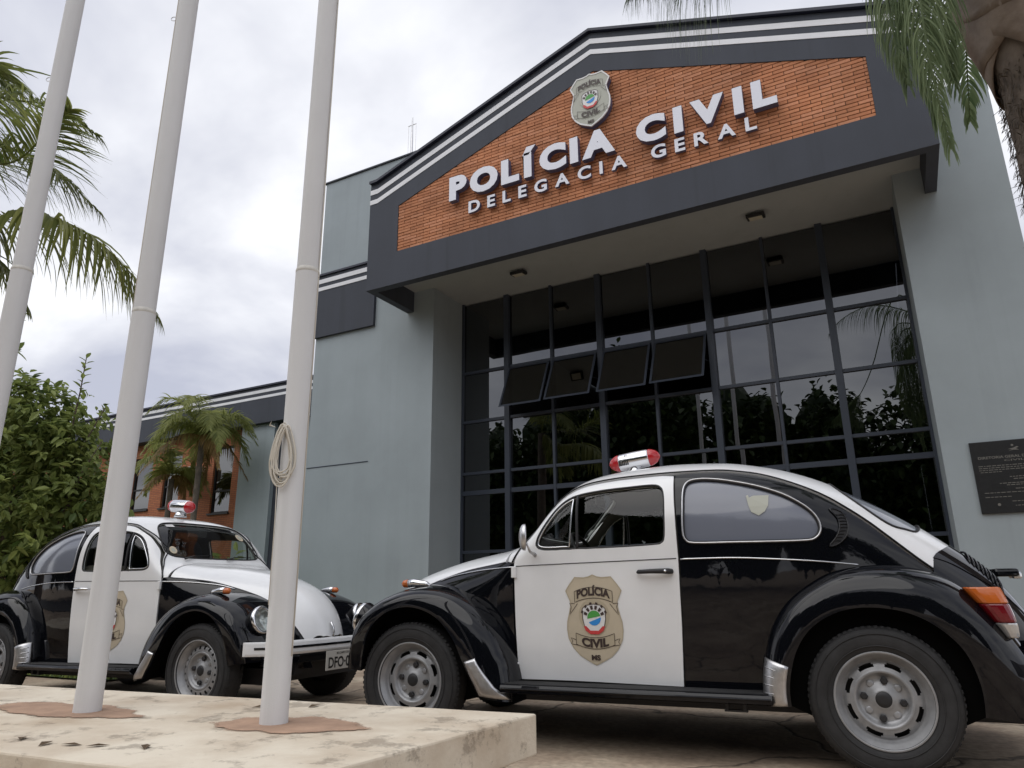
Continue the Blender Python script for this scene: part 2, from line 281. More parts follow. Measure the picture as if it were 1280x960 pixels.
class MB:
    def __init__(s): s.v = []; s.f = []; s.mi = []
    def add(s, V, F, mi=0):
        b = len(s.v); s.v += [tuple(v) for v in V]; s.f += [tuple(b + i for i in f) for f in F]; s.mi += [mi] * len(F)
    def box(s, x0, x1, y0, y1, z0, z1, mi=0, R=None, c=None):
        V = [(x, y, z) for z in (z0, z1) for y in (y0, y1) for x in (x0, x1)]
        if R is not None:
            cc = Vector(c if c else ((x0 + x1) / 2, (y0 + y1) / 2, (z0 + z1) / 2)); V = [tuple(R @ (Vector(v) - cc) + cc) for v in V]
        s.add(V, [(0, 2, 3, 1), (4, 5, 7, 6), (0, 1, 5, 4), (2, 6, 7, 3), (0, 4, 6, 2), (1, 3, 7, 5)], mi)
    def tube(s, P, r, n=8, closed=False, mi=0, cap=True):
        P = [Vector(p) for p in P]; k = len(P); rs = r if isinstance(r, (list, tuple)) else [r] * k
        V = []; pn = None
        for i in range(k):
            a = P[(i - 1) % k] if (closed or i > 0) else P[i]; b = P[(i + 1) % k] if (closed or i < k - 1) else P[i]
            t = (b - a).normalized() if (b - a).length > 1e-9 else Vector((0, 0, 1))
            if pn is None:
                pn = t.cross(Vector((0, 0, 1)));
                if pn.length < .1: pn = t.cross(Vector((1, 0, 0)))
            pn = (pn - t * pn.dot(t)); pn.normalize(); bn = t.cross(pn)
            for j in range(n):
                an = 2 * PI * j / n; V.append(tuple(P[i] + (pn * math.cos(an) + bn * math.sin(an)) * rs[i]))
        F = []
        for i in range(k if closed else k - 1):
            for j in range(n):
                a = i * n + j; b = i * n + (j + 1) % n; i2 = (i + 1) % k; F.append((a, b, i2 * n + (j + 1) % n, i2 * n + j))
        if cap and not closed:
            F.append(tuple(range(n))[::-1]); F.append(tuple((k - 1) * n + j for j in range(n)))
        s.add(V, F, mi)
    def lathe(s, prof, n=32, origin=(0, 0, 0), axis='y', mi=0, sx=1.0):
        # prof: list of (radius, axial)
        V = []; F = []
        for (r, a) in prof:
            for j in range(n):
                t = 2 * PI * j / n; c, d = r * math.cos(t), r * math.sin(t)
                if axis == 'y': V.append((origin[0] + c, origin[1] + a, origin[2] + d))
                elif axis == 'x': V.append((origin[0] + a, origin[1] + c, origin[2] + d))
                else: V.append((origin[0] + c, origin[1] + d, origin[2] + a))
        for i in range(len(prof) - 1):
            for j in range(n): F.append((i * n + j, i * n + (j + 1) % n, (i + 1) * n + (j + 1) % n, (i + 1) * n + j))
        s.add(V, F, mi)
    def poly(s, pts, y0, y1, mi=0):  # polygon in (x,z), extruded y0..y1
        T = tri(pts); n = len(pts)
        s.add([(p[0], y0, p[1]) for p in pts] + [(p[0], y1, p[1]) for p in pts],
              [t for t in T] + [tuple(n + i for i in t[::-1]) for t in T] + [(i, (i + 1) % n, n + (i + 1) % n, n + i) for i in range(n)], mi)
    def build(s, name, m, parent=None, smooth=False, recalc=True):
        o = mobj(name, s.v, s.f, m, parent, smooth, mi=s.mi)
        if recalc:
            bm = bmesh.new(); bm.from_mesh(o.data); bmesh.ops.recalc_face_normals(bm, faces=bm.faces); bm.to_mesh(o.data); bm.free()
        return o
def bevel(o, w=.006, seg=2):
    md = o.modifiers.new('bevel', 'BEVEL'); md.width = w; md.segments = seg; md.limit_method = 'ANGLE'; return o
def tri(pts):
    from mathutils.geometry import tessellate_polygon
    T = tessellate_polygon([[Vector((p[0], p[1], 0)) for p in pts]])
    out_ = []
    for t in T:
        a, b, c = [pts[i] for i in t]; ar = (b[0] - a[0]) * (c[1] - a[1]) - (b[1] - a[1]) * (c[0] - a[0])
        out_.append(tuple(t) if ar > 0 else (t[0], t[2], t[1]))
    return out_
def text2d(s, offset=0.0, extrude=0.0, spacing=1.0):
    cu = bpy.data.curves.new('t', 'FONT'); cu.body = s; cu.offset = offset; cu.extrude = extrude; cu.space_character = spacing; cu.resolution_u = 4
    ob = bpy.data.objects.new('t', cu); COL.objects.link(ob); bpy.context.view_layer.update()
    dg = bpy.context.evaluated_depsgraph_get(); me = bpy.data.meshes.new_from_object(ob.evaluated_get(dg))
    V = [tuple(v.co) for v in me.vertices]; F = [tuple(p.vertices) for p in me.polygons]
    bpy.data.objects.remove(ob); bpy.data.curves.remove(cu); bpy.data.meshes.remove(me)
    return V, F
def fit_text(s, x0, x1, z0, z1, offset=.02):
    V, F = text2d(s, offset); xs = [v[0] for v in V]; ys = [v[1] for v in V]
    ax, bx, ay, by = min(xs), max(xs), min(ys), max(ys)
    return [((v[0] - ax) / (bx - ax) * (x1 - x0) + x0, (v[1] - ay) / (by - ay) * (z1 - z0) + z0) for v in V], F
# ------------------------------------------------------------------ car body surface (x rearward from front axle, y sideways, z up)
def pch(tab,xs):
    t=np.array(tab,float);X,Yv=t[:,0],t[:,1]
    h=np.diff(X);d=np.diff(Yv)/h;m=np.zeros(len(X))
    for i in range(1,len(X)-1):
        if d[i-1]*d[i]>0:
            w1=2*h[i]+h[i-1];w2=h[i]+2*h[i-1];m[i]=(w1+w2)/(w1/d[i-1]+w2/d[i])
    m[0]=d[0];m[-1]=d[-1]
    xs=np.clip(xs,X[0],X[-1]);i=np.clip(np.searchsorted(X,xs)-1,0,len(X)-2)
    s=(xs-X[i])/h[i]
    return (2*s**3-3*s**2+1)*Yv[i]+(s**3-2*s**2+s)*h[i]*m[i]+(-2*s**3+3*s**2)*Yv[i+1]+(s**3-s**2)*h[i]*m[i+1]
ZT=[(-.60,.42),(-.575,.55),(-.53,.66),(-.45,.765),(-.3,.865),(-.1,.935),(.1,.985),(.3,1.02),(.5,1.045),(.62,1.066),(.68,1.115),(.8,1.262),(.9,1.36),(.98,1.413),(1.1,1.456),(1.3,1.489),(1.5,1.50),(1.75,1.49),(2.0,1.448),(2.2,1.385),(2.4,1.29),(2.6,1.175),(2.8,1.03),(2.95,.90),(3.05,.785),(3.12,.66),(3.155,.54),(3.165,.42)]
WB=[(-.60,.10),(-.55,.20),(-.45,.29),(-.3,.365),(-.1,.44),(.1,.495),(.3,.54),(.62,.593),(.9,.618),(1.5,.655),(1.8,.66),(2.1,.635),(2.4,.57),(2.7,.485),(2.95,.40),(3.1,.33),(3.165,.28)]
ZB=[(-.60,.30),(-.3,.45),(0,.60),(.3,.72),(.5,.80),(.62,.88),(.75,.93),(2.2,.93),(2.45,.86),(2.7,.72),(2.9,.55),(3.1,.35),(3.165,.30)]
PE=[(-.60,2.3),(.3,2.6),(.5,3.2),(.62,4.5),(.7,5.0),(.92,5.0),(1.1,4.0),(1.35,3.3),(2.0,3.2),(2.4,3.0),(2.7,2.6),(3.165,2.3)]
Z0=.30;X0,X1=-.60,3.165;NX=760;NV=260
def smooth(a,sg):
    k=np.arange(-4*sg,4*sg+1);w=np.exp(-.5*(k/sg)**2);w/=w.sum()
    p=np.concatenate([2*a[0]-a[1:4*sg+1][::-1],a,2*a[-1]-a[-4*sg-1:-1][::-1]]);return np.convolve(p,w,'valid')
XS=np.linspace(X0,X1,NX)
zt=smooth(pch(ZT,XS),4);wb=smooth(pch(WB,XS),10);zb=smooth(pch(ZB,XS),10);pe=smooth(pch(PE,XS),8)
zt=np.maximum(zt,zb+.04)
GY=np.zeros((NX,NV));GZ=np.zeros((NX,NV))
for i in range(NX):
    th=np.linspace(0,1,700)**1.0*np.pi/2
    th=np.concatenate([np.linspace(0,.02,60)**2/.02,np.linspace(.0201,np.pi/2,700)])
    e=2/pe[i]
    y=wb[i]*np.cos(th)**e; y[-1]=0; z=zb[i]+(zt[i]-zb[i])*np.sin(th)**e
    zl=np.linspace(Z0,zb[i],120)[:-1]; hh=np.clip((zb[i]-zl)/.62,0,1); yl=wb[i]*(1-.045*hh**2)
    Yc=np.concatenate([yl,y]);Zc=np.concatenate([zl,z])
    s=np.concatenate([[0],np.cumsum(np.hypot(np.diff(Yc),np.diff(Zc)))]);s/=s[-1]
    v=np.linspace(0,1,NV);GY[i]=np.interp(v,s,Yc);GZ[i]=np.interp(v,s,Zc)
def surf(x,v):
    fi=np.clip((np.asarray(x,float)-X0)/(X1-X0)*(NX-1),0,NX-1.001);i=fi.astype(int);a=fi-i
    fj=np.clip(np.asarray(v,float)*(NV-1),0,NV-1.001);j=fj.astype(int);b=fj-j
    def g(G): return (1-a)*((1-b)*G[i,j]+b*G[i,j+1])+a*((1-b)*G[i+1,j]+b*G[i+1,j+1])
    return g(GY),g(GZ)
def col(x):
    fi=min(max((x-X0)/(X1-X0)*(NX-1),0),NX-1.001);i=int(fi);a=fi-i
    return (1-a)*GY[i]+a*GY[i+1],(1-a)*GZ[i]+a*GZ[i+1]
def v_of_z(x,z): y_,z_=col(x);return float(np.interp(z,z_,np.linspace(0,1,NV)))
def v_of_y(x,y):  # upper part
    y_,z_=col(x); k=int(np.argmax(y_));  return float(np.interp(-y,-y_[k:],np.linspace(0,1,NV)[k:]))
def y_of_z(x,z): y_,z_=col(x);return float(np.interp(z,z_,y_))
# ------------------------------------------------------------------ panels cut out of the body surface
def resample(P, step, closed=True, L=1.5):
    out_ = []; n = len(P)
    for i in range(n if closed else n - 1):
        a = P[i]; b = P[(i + 1) % n]; d = math.hypot(a[0] - b[0], (a[1] - b[1]) * L); k = max(1, int(round(d / step)))
        for j in range(k): out_.append((a[0] + (b[0] - a[0]) * j / k, a[1] + (b[1] - a[1]) * j / k))
    if not closed: out_.append(P[-1])
    return out_
def crom(P, closed=True, k=5, sharp=()):
    # smooth a coarse outline; indices in sharp keep their corner
    n = len(P); out_ = []
    for i in range(n if closed else n - 1):
        p0 = P[(i - 1) % n] if (closed or i > 0) else P[i]; p1 = P[i]; p2 = P[(i + 1) % n]; p3 = P[(i + 2) % n] if (closed or i + 2 < n) else p2
        if i in sharp: p0 = p1
        if (i + 1) % n in sharp: p3 = p2
        for j in range(k):
            t = j / k; out_.append(tuple(.5 * ((2 * p1[c]) + (-p0[c] + p2[c]) * t + (2 * p0[c] - 5 * p1[c] + 4 * p2[c] - p3[c]) * t * t + (-p0[c] + 3 * p1[c] - 3 * p2[c] + p3[c]) * t ** 3) for c in (0, 1)))
    if not closed: out_.append(tuple(P[-1]))
    return out_
def PZ(P): return [(x, v_of_z(x, z)) for x, z in P]
def PY(P): return [(x, v_of_y(x, y) if y > 1e-6 else 1.0) for x, y in P]
def inside(pt, poly):
    x, y = pt; c = False; n = len(poly); j = n - 1
    for i in range(n):
        xi, yi = poly[i]; xj, yj = poly[j]
        if (yi > y) != (yj > y) and x < (xj - xi) * (y - yi) / (yj - yi) + xi: c = not c
        j = i
    return c
def cdt(outer, holes, step=.03, L=1.5):
    loops = [outer] + holes; pts = []; edges = []; bidx = []
    for lp in loops:
        b = len(pts); pts += lp; n = len(lp); edges += [(b + i, b + (i + 1) % n) for i in range(n)]; bidx.append(list(range(b, b + n)))
    A = np.array(pts); x0, x1 = A[:, 0].min(), A[:, 0].max(); y0, y1 = A[:, 1].min(), A[:, 1].max()
    sv = step / L
    for i in range(int((x1 - x0) / step) + 1):
        for j in range(int((y1 - y0) / sv) + 1):
            p = (x0 + (i + .5 * (j % 2) + .37) * step, y0 + (j + .41) * sv)
            if not inside(p, outer) or any(inside(p, h) for h in holes): continue
            if np.min(np.hypot(A[:, 0] - p[0], (A[:, 1] - p[1]) * L)) < step * .45: continue
            pts.append(p)
    V, E, F, ov, oe, of = delaunay_2d_cdt([Vector((p[0], p[1] * L)) for p in pts], edges, [], 0, 1e-6)
    uv = [(v.x, v.y / L) for v in V]; mp = {}
    for i, l in enumerate(ov):
        for k in l: mp[k] = i
    tr_ = []
    for f_ in F:
        c = (sum(uv[i][0] for i in f_) / 3, sum(uv[i][1] for i in f_) / 3)
        if inside(c, outer) and not any(inside(c, h) for h in holes):
            a, b, d = [uv[i] for i in f_]; ar = (b[0] - a[0]) * (d[1] - a[1]) - (b[1] - a[1]) * (d[0] - a[0])
            if abs(ar) > 1e-9: tr_.append(tuple(f_) if ar > 0 else (f_[0], f_[2], f_[1]))
    return uv, tr_, [[mp[k] for k in l] for l in bidx]
def surfN(x, v):
    x = np.asarray(x, float); v = np.asarray(v, float); h1 = .006; h2 = .004
    ya, za = surf(np.clip(x + h1, X0, X1), v); yb_, zb_ = surf(np.clip(x - h1, X0, X1), v)
    yc, zc = surf(x, np.clip(v + h2, 0, 1)); yd, zd = surf(x, np.clip(v - h2, 0, 1))
    Px = np.stack([np.clip(x + h1, X0, X1) - np.clip(x - h1, X0, X1), ya - yb_, za - zb_], -1); Pv = np.stack([0 * x, yc - yd, zc - zd], -1)
    n = -np.cross(Px, Pv); k = v > .999; n[k, 1] = 0
    return n / np.linalg.norm(n, axis=-1, keepdims=True)
def to3(uv, off=0.0, side=1):
    A = np.array(uv); y, z = surf(A[:, 0], np.clip(A[:, 1], 0, 1)); Nn = surfN(A[:, 0], np.clip(A[:, 1], 0, 1))
    P = np.stack([A[:, 0], y, z], -1) + Nn * off
    P[A[:, 1] >= .9999, 1] = 0
    P[:, 1] *= side; Nn = Nn.copy(); Nn[:, 1] *= side
    return P, Nn
def cm(name, V, F, m, parent, normals=None, smooth=True, flip=False):
    V = np.array(V, float).copy(); V[:, 0] *= -1
    if normals is not None: normals = np.array(normals, float).copy(); normals[:, 0] *= -1
    if flip: F = [tuple(f_[::-1]) for f_ in F]
    return mobj(name, V, F, m, parent, smooth, normals)
def cb(mb, name, m, parent, smooth=False):
    mb.v = [(-v[0], v[1], v[2]) for v in mb.v]; return mb.build(name, m, parent, smooth)
def panel(name, outer, holes, m, parent, sides=(1,), center=False, off=0.0, step=.03, skirt=.014, shrink=0.0, rstep=.02):
    outer = resample(outer, rstep); holes = [resample(h, rstep) for h in holes]
    uv, T, loops = cdt(outer, holes, step)
    res = []
    def make(side):
        P, Nn = to3(uv, off, side); F = [t if side > 0 else t[::-1] for t in T]; V = list(map(tuple, P)); NN = list(map(tuple, Nn))
        if skirt:
            for lp in loops:
                n = len(lp)
                for i in range(n):
                    a, b = lp[i], lp[(i + 1) % n]
                    if center and uv[a][1] > .9999 and uv[b][1] > .9999: continue
                    pa, pb = P[a], P[b]; na, nb = Nn[a], Nn[b]; t = pb - pa; w = np.cross(t, na); w /= (np.linalg.norm(w) + 1e-9); w = -w if side > 0 else w
                    k = len(V); V += [tuple(pa), tuple(pb), tuple(pb - nb * skirt), tuple(pa - na * skirt)]; NN += [tuple(w)] * 4
                    F.append((k, k + 3, k + 2, k + 1) if side > 0 else (k, k + 1, k + 2, k + 3))
        return V, F, NN
    if center:
        V1, F1, N1 = make(1); V2, F2, N2 = make(-1); b = len(V1)
        return cm(name, V1 + V2, F1 + [tuple(i + b for i in f_) for f_ in F2], m, parent, N1 + N2)
    for s_ in sides:
        V, F, NN = make(s_); res.append(cm(name, V, F, m, parent, NN))
    return res if len(res) > 1 else res[0]
def edge_tube(mb, poly, r, side=1, off=0.0, closed=True, n=6, step=.02):
    P, Nn = to3(resample(poly, step, closed), off, side); mb.tube([tuple(p) for p in P], r, n, closed)
# outlines (x, z) seen from the side, (x, y) seen from above
GUT = [(.588, .944), (.628, 1.017), (.68, 1.085), (.74, 1.17), (.80, 1.235), (.86, 1.287), (.94, 1.333), (1.03, 1.368), (1.15, 1.388), (1.30, 1.400), (1.525, 1.405), (1.75, 1.402), (1.87, 1.387), (1.984, 1.362), (2.127, 1.308), (2.262, 1.240), (2.36, 1.172), (2.45, 1.10), (2.52, 1.035), (2.64, .923), (2.705, .868)]
def shiftz(P, dz): return [(x, z + dz) for x, z in P]
gut = crom(GUT, False, 4)
gi = 10 * 4
WIN = [(.742, 1.035), (.748, 1.078), (.772, 1.124), (.813, 1.183), (.858, 1.236), (.915, 1.280), (.994, 1.309), (1.126, 1.328), (1.297, 1.339), (1.415, 1.342), (1.458, 1.328), (1.478, 1.29), (1.482, 1.206), (1.477, 1.06), (1.458, 1.025), (1.42, 1.018), (1.296, 1.013), (1.128, 1.010), (.864, 1.008), (.775, 1.013)]
QW = [(1.575, 1.08), (1.579, 1.201), (1.583, 1.28), (1.594, 1.324), (1.622, 1.347), (1.682, 1.353), (1.76, 1.344), (1.835, 1.328), (1.945, 1.299), (2.051, 1.259), (2.119, 1.222), (2.183, 1.174), (2.219, 1.128), (2.232, 1.083), (2.225, 1.05), (2.203, 1.027), (2.165, 1.017), (2.027, 1.015), (1.815, 1.017), (1.63, 1.02), (1.588, 1.036)]
def inset(P, d, L=1.0):
    out_ = []; n = len(P); ar = sum(P[i][0] * P[(i + 1) % n][1] - P[(i + 1) % n][0] * P[i][1] for i in range(n)); sg = 1 if ar > 0 else -1
    for i in range(n):
        a, b = P[i - 1], P[(i + 1) % n]; tx, ty = b[0] - a[0], b[1] - a[1]; l = math.hypot(tx, ty) + 1e-12
        out_.append((P[i][0] - ty / l * d * sg, P[i][1] + tx / l * d * sg))
    return out_
winz = crom(WIN, True, 3); qwz = crom(QW, True, 3)
DFX = .603; DRX = [(1.529, 1.385), (1.536, 1.18), (1.540, .948), (1.533, .62), (1.518, .328)]
doorz = [(.617, .328), (.606, .60), (DFX, .80), (.601, .935)] + [(x, z - .013) for x, z in gut[2:gi]] + DRX
WS = [(.668, 0), (.670, .25), (.680, .38), (.694, .437), (.716, .468), (.748, .480), (.80, .474), (.86, .455), (.912, .430), (.948, .385), (.962, .32), (.972, .18), (.976, 0)]
ws = PY(crom(WS, False, 3))
RW = [(2.305, 0), (2.307, .20), (2.318, .315), (2.348, .39), (2.41, .435), (2.49, .455), (2.56, .446), (2.62, .405), (2.668, .36), (2.695, .28), (2.706, .15), (2.709, 0)]
rw = PY(crom(RW, False, 3))
HE = [(.534, .950), (.508, .946), (.373, .931), (.238, .912), (.10, .880), (-.066, .832), (-.20, .782), (-.31, .715), (-.40, .64), (-.47, .56), (-.525, .47)]   # hood side edge
he = crom(HE, False, 4)
def hood_side(): return PZ(he)
LIDF = [(2.846, 0), (2.838, .12), (2.815, .24), (2.775, .34), (2.735, .405), (2.716, .435)]
LIDS = [(2.716, .435), (2.80, .385), (2.90, .335), (3.0, .275), (3.08, .225), (3.13, .18), (3.158, .13)]
QB_lowfront = .31
# front side panel below the hood edge and belt
FSP = [(.590, .31), (.590, .944)] + he
fsp = PZ([(.600, .31), (.594, .62), (.590, .940)]) + PZ(he) + [(-.56, 0.02), (-.56, .0)]
rearq = PZ([(1.526, .305), (1.541, .62), (1.549, .948), (1.545, 1.18), (1.538, 1.388)]) + PZ([(x, z - .012) for x, z in gut[gi + 1:]]) + PY(crom(LIDF, False, 3))[::-1][1:] + [(3.165, 1.0), (3.165, 0.0), (2.4, 0.0)]
lid = PY(crom(LIDF, False, 3)) + PY(crom(LIDS, False, 3))[1:] + [(3.158, 1.0)]
rearq = PZ([(1.526, .305), (1.541, .62), (1.549, .948), (1.545, 1.18), (1.538, 1.388)]) + PZ([(x, z - .012) for x, z in gut[gi + 1:]]) + PY(crom(LIDS, False, 3)) + [(3.164, 1.0), (3.164, 0.0)]
hood = [(.600, 1.0)] + PY([(.592, .2), (.575, .38), (.552, .50)]) + PZ(he) + PZ([(-.53, .455)]) + [(-.575, .72), (-.585, 1.0)]
roofp = [(.612, 1.0)] + PY([(.604, .2), (.586, .38), (.563, .51)]) + PZ([(.556, .952), (.588, .948)]) + PZ(gut[1:]) + PY(crom(LIDF, False, 3)[::-1])[1:]
CAR = empty('police_car')
def S(side, *a): return side
# roof with windscreen and rear window openings (openings touch the centre line, so they are notched into the outline)
roof_out = [(.612, 1.0)] + roofp[1:]
rwp = rw[::-1]; wsp = ws[::-1]
roof_full = roofp[:-1] + [(2.838, 1.0)]
# centre line runs back from the lid: rear window notch, then windscreen notch
roof_outline = roof_full + [(2.709, 1.0)] + rwp[1:-1] + [(2.305, 1.0), (.976, 1.0)] + wsp[1:-1] + [(.668, 1.0)]
roof_o = panel('roof', roof_outline, [], M['white'], CAR, center=True, step=.03)
hood_o = panel('hood', hood, [], M['white'], CAR, center=True, step=.028)
lid_o = panel('engine_lid', lid, [], M['black'], CAR, center=True, step=.025, off=.004)
panel('front_side_panel', fsp, [], M['black'], CAR, (1, -1))
panel('rear_side_panel', rearq, [PZ(qwz)], M['black'], CAR, (1, -1))
doors = panel('door', PZ(doorz), [PZ(winz)], M['white'], CAR, (1, -1), skirt=.02)
# inner lining seen through gaps and windows
full = [(-.56, .0), (3.15, .0), (3.15, 1.0), (2.709, 1.0)] + rwp[1:-1] + [(2.305, 1.0), (.976, 1.0)] + wsp[1:-1] + [(.668, 1.0), (-.56, 1.0)]
panel('inner_lining', full, [PZ(winz), PZ(qwz)], M['lining'], CAR, center=True, step=.04, off=-.034, skirt=0, rstep=.02)
# glass
panel('windscreen', ws + [], [], M['carglass'], CAR, center=True, off=-.009, skirt=0, step=.05)
panel('rear_window', rw + [], [], M['film'], CAR, center=True, off=-.007, skirt=0, step=.05)
VD = .990
wl = [p for p in winz if p[0] <= VD]; wr = [p for p in winz if p[0] > VD]
iw = inset(winz, -.004)
fl = [p for p in iw if p[0] <= VD - .012]; fr_ = [p for p in iw if p[0] >= VD + .012]
def order(P, poly):
    k = max(range(len(P)), key=lambda i: 0); return P
# rotate lists so that each run is contiguous
def run(poly, cond):
    n = len(poly); st = [i for i in range(n) if cond(poly[i]) and not cond(poly[i - 1])][0]; r = []
    i = st
    while cond(poly[i % n]) and len(r) < n: r.append(poly[i % n]); i += 1
    return r
for sd_ in (1, -1):
    dr = doors[0] if sd_ > 0 else doors[1]
    panel('quarter_light', PZ(run(iw, lambda p: p[0] <= VD - .008)), [], M['carglass'], dr, (sd_,), off=-.012, skirt=0, step=.05)
    panel('door_window', PZ(run(iw, lambda p: p[0] >= VD + .008)), [], M['carglass'], dr, (sd_,), off=-.014, skirt=0, step=.05)
    mb = MB(); edge_tube(mb, PZ(winz), .0075, sd_, -.006); edge_tube(mb, PZ([(VD, 1.308), (VD, 1.01)]), .009, sd_, -.006, False)
    cb(mb, 'window_seal', M['gapm'], dr, True)
    mb = MB(); qv = run(inset(winz, .014), lambda p: p[0] <= VD - .02); edge_tube(mb, PZ(qv), .0045, sd_, -.004, True); cb(mb, 'quarter_light_trim', M['chrome'], dr, True)
    panel('quarter_window', PZ(qwz), [], M['film'], CAR, (sd_,), off=-.008, skirt=0, step=.05)
    mb = MB(); edge_tube(mb, PZ(qwz), .010, sd_, -.003); o = cb(mb, 'window_rubber', M['gapm'], CAR, True)
    mb = MB(); edge_tube(mb, PZ(inset(qwz, -.001)), .0042, sd_, .006); cb(mb, 'window_trim', M['alu'], CAR, True)
    # gutter
    mb = MB(); edge_tube(mb, PZ([(x, z + .004) for x, z in gut]), .0055, sd_, .002, False, 6); cb(mb, 'rain_gutter', M['black'], CAR, True)
    # belt trims
    mb = MB()
    edge_tube(mb, PZ(crom([(.03, .853), (.142, .881), (.318, .904), (.45, .914), (.588, .921)], False, 3)), .0042, sd_, .003, False, 6)
    cb(mb, 'belt_trim', M['chrome'], CAR, True); mb = MB()
    edge_tube(mb, PZ(crom([(1.552, .940), (1.807, .940), (2.0, .930), (2.2, .915), (2.378, .896)], False, 3)), .0042, sd_, .003, False, 6)
    cb(mb, 'belt_trim', M['chrome'], CAR, True)
    mb = MB(); edge_tube(mb, PZ([(.612 + .0459 * k, .926 + .0009 * k) for k in range(21)]), .0028, sd_, .000, False, 5); cb(mb, 'belt_crease', M['gapm'], dr, True)
    # air intake crescent behind the quarter window
    outc = crom([(2.284, 1.166), (2.335, 1.15), (2.357, 1.096), (2.346, 1.037), (2.305, .996), (2.262, .985), (2.30, 1.03), (2.318, 1.075), (2.314, 1.12)], True, 3)
    panel('air_intake', PZ(outc), [], M['gapm'], CAR, (sd_,), off=.004, skirt=.006, step=.02)
    mb = MB(); edge_tube(mb, PZ(outc), .004, sd_, .005)
    for k in range(9):
        z = 1.135 - k * .0155; a = 2.318 - abs(k - 3) * .003 - max(0, k - 5) * .006; b_ = 2.352 - max(0, k - 4) * .009
        edge_tube(mb, PZ([(a, z), (b_, z)]), .0032, sd_, .007, False, 4)
    cb(mb, 'air_intake_slats', M['black'], CAR, True)
    # hinges and handle
    for hz_ in (.895, .385):
        y = y_of_z(.60, hz_) + .006; mb = MB(); mb.box(.588, .618, sd_ * (y - .015), sd_ * (y + .011), hz_ - .033, hz_ + .03); bevel(cb(mb, 'hinge', M['white'], dr), .004)
    y = y_of_z(1.4, .88); P = [(1.325, sd_ * (y + .006), .878), (1.335, sd_ * (y + .030), .880), (1.40, sd_ * (y + .038), .882), (1.46, sd_ * (y + .034), .882), (1.49, sd_ * (y + .022), .881), (1.503, sd_ * (y + .004), .880)]
    mb = MB(); mb.tube(P, [.007, .011, .012, .0135, .015, .013], 10); hd = cb(mb, 'handle', M['chrome'] if 0 else M['hubdark'], dr, True)
    mb = MB(); mb.lathe([(0, .046), (.007, .045), (.008, .03)], 12, (1.475, sd_ * (y) if sd_ > 0 else -y - 2 * .0, .882)); mb.v = [(v[0], sd_ * (y + (v[1] - sd_ * y) if sd_ > 0 else y + (v[1] + y)), v[2]) for v in mb.v]
    cb(mb, 'key_lock', M['chrome'], hd, True)
    # mirror
    if sd_ < 0: continue
    y0_ = .60; mb = MB(); mb.tube([(.735, sd_ * .60, .985), (.728, sd_ * .665, 1.0), (.722, sd_ * .70, 1.045)], [.012, .007, .006], 8)
    stalk = cb(mb, 'mirror_arm', M['alu'], dr, True)
    mb = MB(); prof = []
    for i in range(9):
        a = i / 8 * PI / 2; prof.append((math.sin(a), -.030 * math.cos(a)))
    mb.lathe([(r_, a_) for r_, a_ in prof] + [(1.0, .008), (.93, .009), (0, .009)], 24, (0, 0, 0), 'x'); Rm = Matrix.Rotation(sd_ * math.radians(-24), 3, 'Z')
    mb.v = [tuple(Rm @ Vector((v[0], v[1] * .050, v[2] * .072)) + Vector((.722, sd_ * .735, 1.075))) for v in mb.v]
    cb(mb, 'side_mirror', M['alu'], dr, True)
# windscreen and rear window seals
for nm, pl, m_ in (('windscreen_seal', ws, 'gapm'), ('rear_window_seal', rw, 'gapm')):
    mb = MB(); A, _ = to3(resample(pl, .02, False), .001, 1); B = A.copy(); B[:, 1] *= -1
    mb.tube([tuple(p) for p in A] + [tuple(p) for p in B[::-1][1:-1]], .0065, 6, True); cb(mb, nm, M[m_], CAR, True)
# seam round the hood
mb = MB(); A, _ = to3(resample(PZ(he), .02, False), -.003, 1); B = A.copy(); B[:, 1] *= -1
mb.tube([tuple(p) for p in A], .006, 5); mb.tube([tuple(p) for p in B], .006, 5); cb(mb, 'hood_seal', M['gapm'], hood_o, True)
# hood latch
mb = MB(); mb.tube([(-.592, 0, .505), (-.600, 0, .52), (-.592, 0, .565), (-.572, 0, .60), (-.562, 0, .603)], [.006, .010, .009, .007, .004], 8); cb(mb, 'hood_handle', M['chrome'], hood_o, True)
# louvres on the engine lid
def ypt(x, y, off=0): P, Nn = to3([(x, v_of_y(x, abs(y)) if abs(y) > 1e-4 else 1.0)], off, 1 if y >= 0 else -1); return tuple(P[0])
for bank in (-1, 1):
    for k in range(8):
        x = 2.890 + k * .0165; mb = MB(); mb.tube([ypt(x, bank * (.05 + j * .22 / 6), .006 + .008 * math.sin(j / 6 * PI)) for j in range(7)], [.002] + [.006] * 5 + [.002], 6); cb(mb, 'louvre', M['black'], lid_o, True)
mb = MB(); mb.box(3.02, 3.13, -.10, .10, .835, .875); o = cb(mb, 'plate_lamp', M['black'], lid_o); bevel(o, .015, 3)
mb = MB(); mb.box(3.105, 3.15, -.04, .04, .825, .86); bevel(cb(mb, 'lid_latch', M['chrome'], lid_o), .01)
